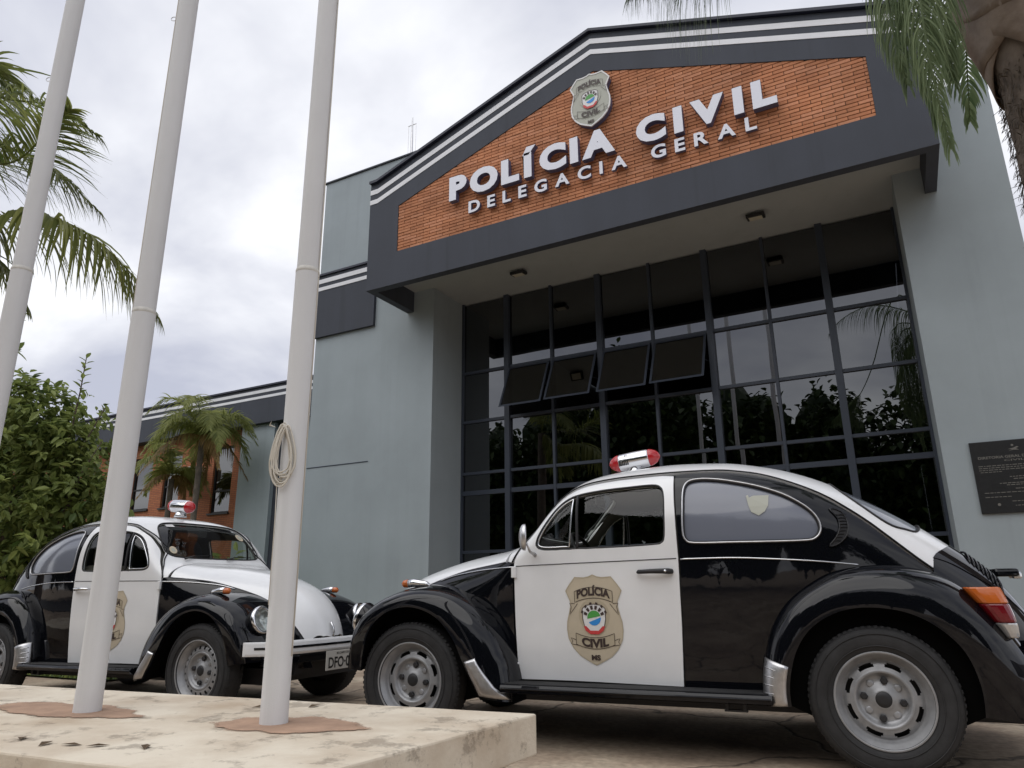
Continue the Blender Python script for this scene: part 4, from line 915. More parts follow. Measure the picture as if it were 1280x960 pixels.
# stickers on the near car's quarter window, paper on the far car's windscreen
def on_side(x, z, off, sd_): P, Nn = to3([(x, v_of_z(x, z))], off, sd_); p = P[0]; return (-p[0], p[1], p[2])
pts = [(-.055, .055), (-.045, .06), (-.04, .045), (-.02, .055), (.055, .055), (.048, .0), (.03, -.03), (0, -.05), (-.035, -.03), (-.045, .0)]
V = [on_side(1.955 + a, 1.195 + b, -.004, 1) for a, b in pts]; qwn = [c for c in CAR.children if c.name.startswith('quarter_window')][0]
mobj('sticker', V, tri([(p[0], p[1]) for p in pts]), M['bgrey'], qwn)
wsn = [c for c in CAR2.children if c.name.startswith('windscreen') and 'seal' not in c.name][0]
def on_ws(x, y, off): p = ypt(x, y, off); return (-p[0], p[1], p[2])
for (xc, yc, a, b, m_, shp) in ((.945, -.30, .030, .04, 'bwhite', 0), (.925, .36, .022, .026, 'clear', 0), (.735, -.40, .034, .034, 'beige', 1), (.86, .38, .045, .040, 'beige', 1)):
    q = [(-1, -1), (1, -1), (1, 1), (-1, 1)] if not shp else [(math.cos(t), math.sin(t)) for t in np.linspace(0, 2 * PI, 14, endpoint=False)]
    V = [on_ws(xc + u_ * a * .7, yc + v_ * b, -.006) for u_, v_ in q]; mobj('windscreen_sticker', V, [tuple(range(len(V)))], M[m_], wsn)
    if shp:
        V = [on_ws(xc + u_ * a * .35, yc + v_ * b * .5, -.005) for u_, v_ in q]; mobj('sticker_centre', V, [tuple(range(len(V)))], M['bgrey'], wsn)
# number plate under the left car's bumper
bmp = [c for c in CAR2.children if c.name.startswith('front_bumper')][0]
mb = MB(); mb.box(-.712, -.707, -.20, .20, .285, .415); pl_ = cb(mb, 'number_plate', M['plate'], bmp); bevel(pl_, .002)
V, F = fit_text('DFO\u00b70133', -.175, .175, .298, .372, .025); mobj('plate_number', [(.713 + .0006, a, b) for a, b in V], F, M['ink'], pl_)
V, F = fit_text('MS-CAMPO GRANDE', -.09, .09, .388, .403, .01); mobj('plate_town', [(.713 + .0006, a, b) for a, b in V], F, M['ink'], pl_)
tag(CAR, 'black and white police beetle nearest the camera, seen from its left side with the badge on its white door', 'car', 'black and white police cars outside the station')
tag(CAR2, 'black and white police beetle behind the flagpoles, facing right with its windscreen and number plate in view', 'car', 'black and white police cars outside the station')
# ================================================================== ground and setting
def under(o, p): o.parent = p; o.matrix_parent_inverse = Matrix.Translation(-Vector(p.location)); return o
def gz(x): return float(np.interp(x, [-60, -12, -6.83, -4.43, -2.8, 0], [-.09, -.075, -.0533, -.0302, 0, 0]))
gx = [-1500, -300, -80, -40, -20, -15, -12, -10, -8.5, -7, -6.2, -5.4, -4.6, -3.9, -3.3, -2.8, -2, 0, 3, 8, 20, 60, 300, 1500]
gy = [-1500, -300, -60, -20, -8, -2, 2, 4, 6, 8, 12, 20, 60, 300, 1500]
V = [(x, y, gz(x)) for y in gy for x in gx]; n = len(gx)
o = mobj('ground', V, [(j * n + i, j * n + i + 1, (j + 1) * n + i + 1, (j + 1) * n + i) for j in range(len(gy) - 1) for i in range(n - 1)], M['ground'], None, True); o['kind'] = 'structure'
lx = [-30, -20, -12, -10, -8.5, -7.25]; V = [(x, y, gz(x) + .02 + (0 if y < 5 else .02)) for y in (4.75, 13.7) for x in lx]; n = len(lx)
o = mobj('lawn_soil', V, [(i, i + 1, n + i + 1, n + i) for i in range(n - 1)], M['grass'], None); o['kind'] = 'structure'
V = []; F = []; tone = []
for k in range(5200):
    x = -7.25 - abs(RNG.randn()) * 2.2; y = 4.75 + RNG.rand() ** 1.5 * 4; z = gz(x) + .02; a = RNG.rand() * 6.28; h = .03 + .06 * RNG.rand(); w = .006 + .006 * RNG.rand(); b = len(V)
    V += [(x - w * math.cos(a), y - w * math.sin(a), z), (x + w * math.cos(a), y + w * math.sin(a), z), (x + .02 * RNG.randn(), y + .02 * RNG.randn(), z + h)]; F.append((b, b + 1, b + 2)); tone += [RNG.rand()] * 3
o = mobj('grass', V, F, M['leaf']); at_ = o.data.attributes.new('tone', 'FLOAT', 'POINT'); at_.data.foreach_set('value', tone); o['kind'] = 'stuff'
tag(o, 'patch of green grass at the foot of the bush, seen under the left car', 'grass')
# ================================================================== police station
ST = empty('police_station', (-3, 9.08, 0))
tag(ST, 'grey green police station with brick gable, striped fascia and tall dark glass', 'building')
def part(mb, name, m, par=None, smooth=False, bev=0): 
    o = mb.build(name, m, None, smooth); under(o, par or ST)
    if bev: bevel(o, bev)
    return o
def part_of(o, p):   # sub-part of an unmoved part
    o.parent = p; return o
def plate(outer, holes, y0, y1):
    uv, T, loops = cdt(outer, holes, 50, 1.0); n = len(uv); mb = MB()
    V = [(a, y0, b) for a, b in uv] + [(a, y1, b) for a, b in uv]; F = list(T) + [tuple(n + i for i in t[::-1]) for t in T]
    for lp in loops:
        k = len(lp); F += [(lp[i], lp[(i + 1) % k], n + lp[(i + 1) % k], n + lp[i]) for i in range(k)]
    mb.add(V, F); return mb
CX = -2.98
prof = [(-6.92, 7.22), (-6.77, 7.22), (CX, 8.52), (.77, 7.22), (.925, 7.22)]
def topz(x): return float(np.interp(x, [p[0] for p in prof], [p[1] for p in prof]))
outer = [(-6.92, 5.34), (.925, 5.34)] + prof[::-1]
hole = [(-6.34, 5.89), (.39, 5.89), (.39, 6.69), (CX + .02, 7.86), (-6.34, 6.69)]
def off_curve(d): return [(x, z - d) for x, z in prof]
part(plate(outer, [hole], 7.985, 8.12), 'gable_fascia', M['navy'])
for d0, d1 in ((.10, .185), (.285, .365)):
    part(plate(off_curve(d1) + off_curve(d0)[::-1], [], 7.979, 7.984), 'fascia_stripe', M['stripe'])
part(plate(off_curve(-.006) + off_curve(-.05)[::-1], [], 7.93, 8.16), 'gable_cap', M['cap'])
mb = MB(); mb.box(-6.34, .39, 8.012, 8.10, 5.89, 7.9)
hb = plate(hole, [], 8.012, 8.10); bb = part(hb, 'brick_panel', M['mortar'])
for x0, x1 in ((-6.92, -6.79), (.80, .925)):
    mb = MB(); mb.box(x0, x1, 8.121, 9.078, 5.34, 7.21); part(mb, 'fascia_return', M['navy'])
part(plate([(-6.788, 5.72), (.798, 5.72), (.798, 7.2), (CX, 8.46), (-6.788, 7.2)], [], 8.122, 12.0), 'canopy_roof', M['navy'])
mb = MB(); mb.box(-6.788, .798, 8.122, 10.08, 5.70, 5.716); part(mb, 'soffit', M['soffit'])
# walls
mb = MB(); mb.box(-9.0, -6.38, 9.08, 16.5, -.4, 8.47); left_w = part(mb, 'left_wall', M['wall'])
mb = MB(); mb.box(-9.03, -6.35, 9.05, 16.5, 8.472, 8.50); part(mb, 'wall_cap', M['navy'])
mb = MB(); mb.box(.49, 1.64, 9.08, 10.6, -.4, 6.71); part(mb, 'right_wall', M['wall'])
mb = MB(); mb.box(-9.0, -7.62, 9.02, 9.079, 5.25, 6.46); bnd = part(mb, 'side_band', M['navy'])
for a, b in ((6.31, 6.395), (6.165, 6.235)):
    mb = MB(); mb.box(-9.0, -7.62, 9.012, 9.019, a, b); part(mb, 'band_stripe', M['stripe'])
mb = MB(); mb.box(-9.0, -7.60, 8.99, 9.079, 6.462, 6.50); part(mb, 'band_cap', M['cap'])
mb = MB(); mb.box(-9.0, -7.64, 9.074, 9.079, 2.852, 2.868); part(mb, 'wall_joint', M['frame'])
# bricks: running bond, the 300 that show largest one by one
bl, bh, gap = .235, .0395, .0112
polyc = hole
def xspan(z):
    if z <= 6.69: return -6.34, .39
    t = (z - 6.69) / (7.86 - 6.69); return -6.34 + (CX + .02 + 6.34) * t, .39 + (CX + .02 - .39) * t
cells = []
def clip(poly, a_, b_):      # keep the part left of the line a->b
    out_ = []
    for i in range(len(poly)):
        p, q = poly[i], poly[(i + 1) % len(poly)]; f1 = (b_[0] - a_[0]) * (p[1] - a_[1]) - (b_[1] - a_[1]) * (p[0] - a_[0]); f2 = (b_[0] - a_[0]) * (q[1] - a_[1]) - (b_[1] - a_[1]) * (q[0] - a_[0])
        if f1 >= 0: out_.append(p)
        if (f1 >= 0) != (f2 >= 0): t = f1 / (f1 - f2); out_.append((p[0] + (q[0] - p[0]) * t, p[1] + (q[1] - p[1]) * t))
    return out_
row = 0; z = 5.892
hin = [(-6.338, 5.89), (.388, 5.89), (.388, 6.688), (CX + .02, 7.857), (-6.338, 6.688)]
while z < 7.85:
    x = -6.34 + (-.5 * (bl + gap) * (row % 2)) + RNG.rand() * .012
    while x < .39:
        p = [(x, z), (x + bl, z), (x + bl, z + bh), (x, z + bh)]
        for i in range(5): p = clip(p, hin[i], hin[(i + 1) % 5]) if p else p
        if len(p) > 2 and max(q[0] for q in p) - min(q[0] for q in p) > .02: cells.append(p)
        x += bl + gap * .75
    z += bh + gap; row += 1
camp = Vector((0, 0, CAMH))
def shown(c):
    xs_ = [q[0] for q in c]; p = Vector(((min(xs_) + max(xs_)) / 2, 8, c[0][1])) - camp; d = p.dot(_f); px = p.dot(_r) / d * FPX + 640
    return (max(xs_) - min(xs_)) / d * (0 if px > 1085 else 1)
cells.sort(key=lambda c: -shown(c))
std = {}
def brick_mb(p, dy=0.0):
    n = len(p); mb = MB(); mb.add([(q[0], 7.9965 + dy, q[1]) for q in p] + [(q[0], 8.0255 + dy, q[1]) for q in p], [tuple(range(n)), tuple(range(2 * n - 1, n - 1, -1))] + [(i, n + i, n + (i + 1) % n, (i + 1) % n) for i in range(n)]); return mb
for k_ in range(5):
    mb = MB(); mb.box(-bl / 2, bl / 2, -.0145, .0145, -bh / 2, bh / 2); o = mb.build('brick', BM[k_]); std[k_] = o.data; bpy.data.objects.remove(o)
for c in cells[:300]:
    k_ = RNG.randint(5); full_ = len(c) == 4 and abs(abs(c[1][0] - c[0][0]) - bl) < 1e-4 and abs(c[2][0] - c[3][0]) > bl - 1e-4
    if full_:
        o = bpy.data.objects.new('brick', std[k_]); COL.objects.link(o); o.location = (c[0][0] + bl / 2, 8.011 + RNG.randn() * .0014, c[0][1] + bh / 2); o.rotation_euler = (RNG.randn() * .008, 0, RNG.randn() * .003)
    else: o = brick_mb(c).build('brick', BM[k_])
    under(o, ST)
mb = MB()
for c in cells[300:]:
    q = brick_mb(c, RNG.randn() * .0014); mb.add(q.v, q.f, RNG.randint(5))
o = mb.build('brickwork', BM); under(o, ST); o['kind'] = 'stuff'
# glazed wall
bx_ = [-6.375, -5.48, -4.65, -3.80, -2.95, -2.08, -1.24, -.46, .485]; bz = [.05, 1.38, 2.325, 2.65, 3.53, 4.40, 5.70]
thick = {0: .03, 1: .045, 2: .02, 3: .045, 4: .02, 5: .045, 6: .02, 7: .045, 8: .03}
for i, x in enumerate(bx_):
    mb = MB(); w = thick[i]; mb.box(max(-6.378, x - w), min(.488, x + w), 9.955 - (.02 if w > .04 else 0), 10.06, .0, 5.699); part(mb, 'mullion', M['frame'])
for j, z in enumerate(bz[1:-1]):
    w = .036 if j == 1 else .023
    for i in range(8):
        mb = MB(); mb.box(bx_[i] + thick[i] + .001, bx_[i + 1] - thick[i + 1] - .001, 9.965, 10.05, z - w, z + w); part(mb, 'transom', M['frame'])
for i in range(8):
    for j in range(len(bz) - 1):
        vent = (i in (1, 2, 3, 4) and j == 4)
        if vent: continue
        x0, x1, z0, z1 = bx_[i] + thick[i], bx_[i + 1] - thick[i + 1], bz[j] + .02, bz[j + 1] - .02
        a, b = RNG.randn() * .0022, RNG.randn() * .0022; hw, hh = (x1 - x0) / 2, (z1 - z0) / 2
        V = [(x0, 10.0 + a * -hw + b * -hh, z0), (x1, 10.0 + a * hw + b * -hh, z0), (x1, 10.0 + a * hw + b * hh, z1), (x0, 10.0 - a * hw + b * hh, z1)]
        under(mobj('pane', V, [(0, 1, 2, 3)], M['glassb']), ST)
for i in (1, 2, 3, 4):
    al = math.radians(27 + RNG.randn() * .8); x0, x1 = bx_[i] + thick[i] + .01, bx_[i + 1] - thick[i + 1] - .01; L_ = .84
    def vp(x, s_, o_=0): return (x, 9.955 - s_ * math.sin(al) - o_ * math.cos(al), 4.375 - s_ * math.cos(al) + o_ * math.sin(al) * -1)
    mb = MB()
    for (xa, xb, sa, sb) in ((x0, x0 + .032, 0, L_), (x1 - .032, x1, 0, L_), (x0 + .033, x1 - .033, 0, .032), (x0 + .033, x1 - .033, L_ - .035, L_)):
        V = [vp(xa, sa), vp(xb, sa), vp(xb, sb), vp(xa, sb), vp(xa, sa, .035), vp(xb, sa, .035), vp(xb, sb, .035), vp(xa, sb, .035)]
        mb.add(V, [(0, 1, 2, 3), (4, 7, 6, 5), (0, 4, 5, 1), (1, 5, 6, 2), (2, 6, 7, 3), (3, 7, 4, 0)])
    vf = part(mb, 'awning_window', M['frame'])
    g_ = mobj('pane', [vp(x0 + .03, L_ - .03, .018), vp(x1 - .03, L_ - .03, .018), vp(x1 - .03, .03, .018), vp(x0 + .03, .03, .018)], [(0, 1, 2, 3)], M['glassb']); g_.parent = vf
    mb = MB(); mb.tube([(x1 - .01, 9.97, 3.95), vp(x1 - .012, L_ * .62, -.0)], .007, 5); s_o = mb.build('window_stay', M['frame']); s_o.parent = vf
# dark rooms behind, boxed in to block light behind the glass
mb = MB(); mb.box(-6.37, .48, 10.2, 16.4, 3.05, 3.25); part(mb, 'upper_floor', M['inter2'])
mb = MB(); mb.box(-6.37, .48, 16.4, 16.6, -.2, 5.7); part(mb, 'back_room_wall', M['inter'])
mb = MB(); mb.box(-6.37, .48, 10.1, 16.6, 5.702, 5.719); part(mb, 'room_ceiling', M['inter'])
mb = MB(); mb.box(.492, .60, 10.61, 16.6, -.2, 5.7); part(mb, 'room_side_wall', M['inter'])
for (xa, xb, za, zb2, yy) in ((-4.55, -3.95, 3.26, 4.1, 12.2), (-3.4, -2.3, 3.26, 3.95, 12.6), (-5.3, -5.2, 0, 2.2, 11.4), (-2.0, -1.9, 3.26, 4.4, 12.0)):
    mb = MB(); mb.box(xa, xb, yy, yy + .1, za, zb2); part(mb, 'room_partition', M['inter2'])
# ------------------------------------------------------------------ left wing of the station
mb = MB(); mb.box(-36, -9.01, 13.75, 22, 5.38, 6.44); part(mb, 'wing_fascia', M['navy'])
for a, b in ((6.27, 6.36), (6.10, 6.175)):
    mb = MB(); mb.box(-36, -9.01, 13.742, 13.749, a, b); part(mb, 'wing_stripe', M['stripe'])
mb = MB(); mb.box(-36, -9.01, 13.70, 22, 6.441, 6.49); part(mb, 'wing_cap', M['cap'])
mb = MB(); mb.box(-16.4, -15.1, 13.90, 14.4, -.4, 5.379); part(mb, 'wing_pilaster', M['wall'])
mb = MB(); mb.box(-15.099, -14.6, 14.02, 14.4, -.4, 5.379); part(mb, 'wing_recess', M['navy'])
mb = MB(); mb.box(-14.599, -9.01, 13.95, 14.4, -.4, 5.379); part(mb, 'wing_wall', M['wall'])
wins = [(-17.72, -16.90, 3.0, 4.95), (-19.98, -19.18, 3.3, 4.95), (-21.5, -20.55, 3.3, 4.95)]
wo = [(-36, -.4), (-16.401, -.4), (-16.401, 5.379), (-36, 5.379)]
part(plate(wo, [[(a, c), (b, c), (b, d), (a, d)] for a, b, c, d in wins], 14.1, 14.4), 'wing_brick_wall', M['brickfar'])
for a, b, c, d in wins:
    mb = MB(); mb.box(a, a + .05, 14.16, 14.22, c, d); mb.box(b - .05, b, 14.16, 14.22, c, d); mb.box(a + .051, b - .051, 14.16, 14.22, c, c + .05); mb.box(a + .051, b - .051, 14.16, 14.22, d - .05, d); mb.box(a + .051, b - .051, 14.16, 14.22, c + .62, c + .67)
    w_o = part(mb, 'window', M['ink']); mb = MB(); mb.box(a - .03, b + .03, 14.04, 14.16, c - .05, c - .002); s_o = mb.build('sill', M['ink']); s_o.parent = w_o
    for (za, zb2) in ((c + .05, c + .62), (c + .67, d - .05)):
        p_o = mobj('pane', [(a + .05, 14.19, za), (b - .05, 14.19, za), (b - .05, 14.19, zb2), (a + .05, 14.19, zb2)], [(0, 1, 2, 3)], M['glassw']); p_o.parent = w_o
mb = MB(); mb.box(-30, -15, 15.5, 15.6, 0, 5.3); part(mb, 'wing_inner_wall', M['inter'])
AC = empty('air_conditioner', (-18.5, 14.1, 4.05)); tag(AC, 'pale window air conditioner sticking out of the far brick wall beside the small palm', 'air conditioner')
mb = MB(); mb.box(-.46, .46, -.38, -.01, 0, .34); o = mb.build('casing', mat('ac_beige', (.42, .40, .36), .5), AC); bevel(o, .015)
mb = MB(); mb.box(-.40, .40, -.385, -.381, .04, .30); mb.build('grille', M['hubdark'], AC)
for k in range(6):
    mb = MB(); mb.box(-.40, .40, -.392, -.386, .06 + k * .04, .075 + k * .04); mb.build('slat', M['alu'], AC)
# ------------------------------------------------------------------ lettering and badge on the gable
SG = empty('building_sign', (-3, 7.985, 6.13)); tag(SG, 'raised white letters reading POL\u00cdCIA CIVIL DELEGACIA GERAL on the brick gable', 'sign')
def letter(ch, x0, z0, capk, sx, off, dep, yf):
    V, F = text2d(ch, off)
    V = [(v[0] * capk * sx, v[1] * capk) for v in V]; mn = min(v[0] for v in V); wd = max(v[0] for v in V) - mn
    return V, F, mn, wd
def word(s, xa, xb, z0, cap, off, dep):
    cV, _ = text2d('H', off); ch_ = max(v[1] for v in cV) - min(v[1] for v in cV); zb_ = min(v[1] for v in cV); k = cap / ch_
    L_ = []
    for c in s:
        V, F = text2d(c, off); sx = 1.12; V = [(v[0] * k * sx, (v[1] - zb_) * k) for v in V]; mn = min(v[0] for v in V); V = [(v[0] - mn, v[1]) for v in V]; L_.append((V, F, max(v[0] for v in V)))
    tot = sum(l[2] for l in L_); gp = (xb - xa - tot) / max(1, len(s) - 1); x = xa
    for V, F, w in L_:
        me = bmesh.new(); vs = [me.verts.new((x + v[0] + 3, 0, z0 + v[1] - 6.13)) for v in V]
        for f_ in F:
            try: me.faces.new([vs[i] for i in f_])
            except ValueError: pass
        bmesh.ops.remove_doubles(me, verts=me.verts, dist=1e-5)
        r_ = bmesh.ops.extrude_face_region(me, geom=list(me.faces)); ev = [e for e in r_['geom'] if isinstance(e, bmesh.types.BMVert)]
        bmesh.ops.translate(me, vec=(0, -dep, 0), verts=ev); bmesh.ops.recalc_face_normals(me, faces=me.faces)
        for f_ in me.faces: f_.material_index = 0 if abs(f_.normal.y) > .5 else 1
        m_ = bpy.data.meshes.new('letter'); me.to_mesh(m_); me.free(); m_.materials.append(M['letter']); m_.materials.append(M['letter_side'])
        o = bpy.data.objects.new('letter', m_); COL.objects.link(o); o.parent = SG; o.location = (0, -.02, 0)
        x += w + gp
word('POL\u00cdCIA', -5.30, -2.66, 6.40, .40, .060, .09); word('CIVIL', -2.36, -.60, 6.37, .385, .060, .09)
word('DELEGACIA', -4.98, -2.52, 6.135, .19, .03, .05); word('GERAL', -2.19, -.87, 6.125, .19, .03, .05)
BS = empty('badge_sign', (-2.98, 7.985, 6.90)); tag(BS, 'shield shaped police badge mounted on the brick gable above the letters', 'sign')
HB = .84
ring = [(p[0] * HB, p[1] * HB) for p in SHO]; big = [(p[0] * (HB + .05), p[1] * (HB + .05) - .025) for p in SHO]
mb = plate(ring, [], -.085, .0); mb.build('badge_body', M['letter_side'], BS)
mb = plate([(a * 1.03, (b - .42) * 1.03 + .42) for a, b in ring], [], -.095, -.086); mb.build('badge_rim', M['bwhite'], BS)
badge(lambda u_, v_, off: (u_, -.0965 - off, v_), BS, HB, (M['bgrey'], M['bgrey'], M['brownink'], M['bwhite']), True)
# ------------------------------------------------------------------ small things on the building
for i, (x, y) in enumerate(((-4.83, 9.19), (-1.17, 9.20))):
    FL = empty('floodlight', (x, y, 5.699)); tag(FL, ['small square floodlight under the canopy, above the left glazing', 'small square floodlight under the canopy, above the right glazing'][i], 'floodlight', 'floodlights under the canopy')
    mb = MB(); mb.box(-.12, .12, -.08, .08, -.075, -.025, R=Matrix.Rotation(.12, 3, 'X')); bevel(mb.build('housing', M['ink'], FL), .008)
    mb = MB(); mb.box(-.085, .085, -.055, .055, -.084, -.0765, R=Matrix.Rotation(.12, 3, 'X'), c=(0, 0, -.05)); mb.build('lens', mat('flood_lens', (.62, .58, .46), .25), FL)
    mb = MB(); mb.box(-.015, .015, -.02, .02, -.03, .0); mb.build('bracket', M['ink'], FL)
PQ = empty('plaque', (1.14, 9.079, 1.51)); tag(PQ, 'black inaugural plaque with engraved writing on the grey wall at the right', 'plaque')
mb = MB(); mb.box(-.39, .39, -.028, -.001, 0, .765); bevel(mb.build('slab', M['plaque'], PQ), .004)
def ptxt(s, x0, x1, z0, z1, o_=.012):
    V, F = fit_text(s, x0, x1, z0, z1, o_); mobj('engraving', [(a, -.0292, b) for a, b in V], F, M['engrave'], PQ)
ptxt('DIRETORIA GERAL DE POL\u00cdCIA', -.33, .30, .575, .61, .02); ptxt('CIVIL', -.10, .08, .54, .56, .01)
mobj('emblem', [(a, -.0292, b) for a, b in [(-.05, .665), (.0, .675), (.035, .69), (.05, .682), (.02, .668), (.05, .65), (0, .655), (-.045, .645), (-.01, .66)]], [(0, 1, 2, 3, 4, 5, 6, 7, 8)], M['engrave'], PQ)
mobj('emblem', [(-.005 + .012 * math.cos(a), -.0292, .705 + .012 * math.sin(a)) for a in np.linspace(0, 6.28, 10, endpoint=False)], [tuple(range(10))], M['engrave'], PQ)
mobj('emblem', [(-.22 + .015 * math.cos(a), -.0292, .09 + .015 * math.sin(a)) for a in np.linspace(0, 6.28, 10, endpoint=False)], [tuple(range(10))], M['engrave'], PQ)
mb = MB()
rows = [(.50, -.34, .34), (.478, -.34, .33), (.456, -.34, .31), (.434, -.33, -.14), (.375, -.08, .14), (.352, -.05, .05), (.31, -.18, .20), (.29, -.12, .10), (.25, -.05, .24), (.215, -.33, .33), (.17, -.33, -.1), (.17, .05, .33), (.12, -.1, .34), (.10, .0, .3), (.075, -.08, .33), (.045, .0, .3)]
for z, xa, xb in rows:
    x = xa
    while x < xb: w = .012 + .03 * RNG.rand(); mb.box(x, min(x + w, xb), -.0290, -.0282, z - .0035, z + .0035); x += w + .009
o = mb.build('engraved_lines', M['engrave'], PQ); o['kind'] = 'stuff'
AN = empty('antenna', (-7.43, 9.7, 8.50)); tag(AN, 'thin grey antenna mast on the flat roof of the left tower', 'antenna')
mb = MB(); mb.tube([(0, 0, 0), (0, 0, .8), (0, 0, 1.35)], [.03, .026, .012], 8); mb.build('mast', M['alu'], AN)
for s_ in (-1, 1):
    mb = MB(); mb.tube([(s_ * .09, 0, .0), (s_ * .09, 0, 1.18)], .006, 5); mb.build('guy_rod', M['alu'], AN)
mb = MB(); mb.tube([(-.10, 0, 1.17), (.10, 0, 1.17)], .007, 5); mb.build('crossbar', M['alu'], AN)
o = mobj('street', [(x, y, gz(x) + .008) for x, y in ((-80, -4), (60, -4), (60, -11), (-80, -11))], [(0, 1, 2, 3)], mat('asphalt', (.05, .05, .052), .85, noise=.3, nscale=3)); o['kind'] = 'structure'  # unseen dark strip added behind the camera to darken reflections in the car paint
# ------------------------------------------------------------------ plinth and flagpoles
PL = empty('plinth', (-4.5, 1.9, 0)); tag(PL, 'low weathered cream concrete plinth carrying the three flagpoles', 'plinth')
top = [(-1.458, 2.881), (-9.5, 1.921), (-9.5, .80), (-1.585, 1.58)]
def slab(poly, z0, z1):
    n = len(poly); mb = MB(); mb.add([(x, y, z1) for x, y in poly] + [(x, y, z0) for x, y in poly], [tuple(range(n)), tuple(range(n, 2 * n))[::-1]] + [(i, n + i, n + (i + 1) % n, (i + 1) % n) for i in range(n)]); return mb
def sl(a, b, t): return (a[0] + (b[0] - a[0]) * t, a[1] + (b[1] - a[1]) * t)
# worn, slightly wobbly top edge
def wob(poly, amp, st=.12):
    out_ = []
    for i in range(len(poly)):
        a, b = poly[i], poly[(i + 1) % len(poly)]; k = max(1, int(math.dist(a, b) / st))
        for j in range(k):
            p = sl(a, b, j / k); out_.append((p[0] + RNG.randn() * amp * (j > 0), p[1] + RNG.randn() * amp * (j > 0)))
    return out_
wp = wob(top, .0025); uv, T, _l = cdt(wp, [], 60, 1.0)
bmx = bmesh.new(); n = len(wp); vt = [bmx.verts.new((x, y, .30)) for x, y in wp]; vm = [bmx.verts.new((x, y, .14 + RNG.randn() * .003)) for x, y in wp]
bmx.faces.new(vt); bmx.faces.new(vm[::-1])
for i in range(n): bmx.faces.new((vt[i], vm[i], vm[(i + 1) % n], vt[(i + 1) % n]))
bmesh.ops.recalc_face_normals(bmx, faces=bmx.faces); me = bpy.data.meshes.new('slab'); bmx.to_mesh(me); bmx.free(); me.materials.append(M['plinth']); o = bpy.data.objects.new('slab', me); COL.objects.link(o); under(o, PL); bevel(o, .008, 2)
cxp = sum(p[0] for p in top) / 4; cyp = sum(p[1] for p in top) / 4
base = [(-1.56, 2.77), (-9.4, 1.83), (-9.4, .90), (-1.68, 1.67)]; part(slab(base, -.15, .1395), 'base', M['plinth'], PL)
PO = [(-2.297, 2.235), (-3.285, 2.092), (-4.269, 1.949)]
for i, (cx_, cy_, rx, ry) in enumerate(((-2.22, 2.235, .30, .17), (-3.42, 2.07, .40, .17), (-4.3, 1.95, .22, .15))):
    V = []; 
    for k in range(48):
        a = 2 * PI * k / 48; f_ = 1 + .16 * math.sin(2 * a + i) + .06 * math.sin(5 * a + 1.3 * i) + .05 * math.sin(9 * a + i) + .025 * RNG.randn(); V.append((cx_ + rx * f_ * math.cos(a), cy_ + ry * f_ * math.sin(a),   .3035))
    n_ = len(V); V2 = [(cx_, cy_, .3035)]; T2 = [1.0]
    for q_ in (.55, .8, 1.0, 1.18): V2 += [(cx_ + (v[0] - cx_) * q_, cy_ + (v[1] - cy_) * q_, .3035) for v in V]; T2 += [{.55: .9, .8: .6, 1.0: .25, 1.18: -.1}[q_]] * n_
    F2 = [(0, 1 + k, 1 + (k + 1) % n_) for k in range(n_)] + [(1 + q_ * n_ + k, 1 + (q_ + 1) * n_ + k, 1 + (q_ + 1) * n_ + (k + 1) % n_, 1 + q_ * n_ + (k + 1) % n_) for q_ in range(3) for k in range(n_)]
    po = mobj('mortar_patch', V2, F2, M['patch']); aa = po.data.attributes.new('tone', 'FLOAT', 'POINT'); aa.data.foreach_set('value', T2); under(po, PL)
plab = ['white flagpole nearest the camera with a rope coil hung on it, rightmost of the three', 'white flagpole between the other two, without a rope coil', 'white flagpole at the left edge, leftmost of the three']
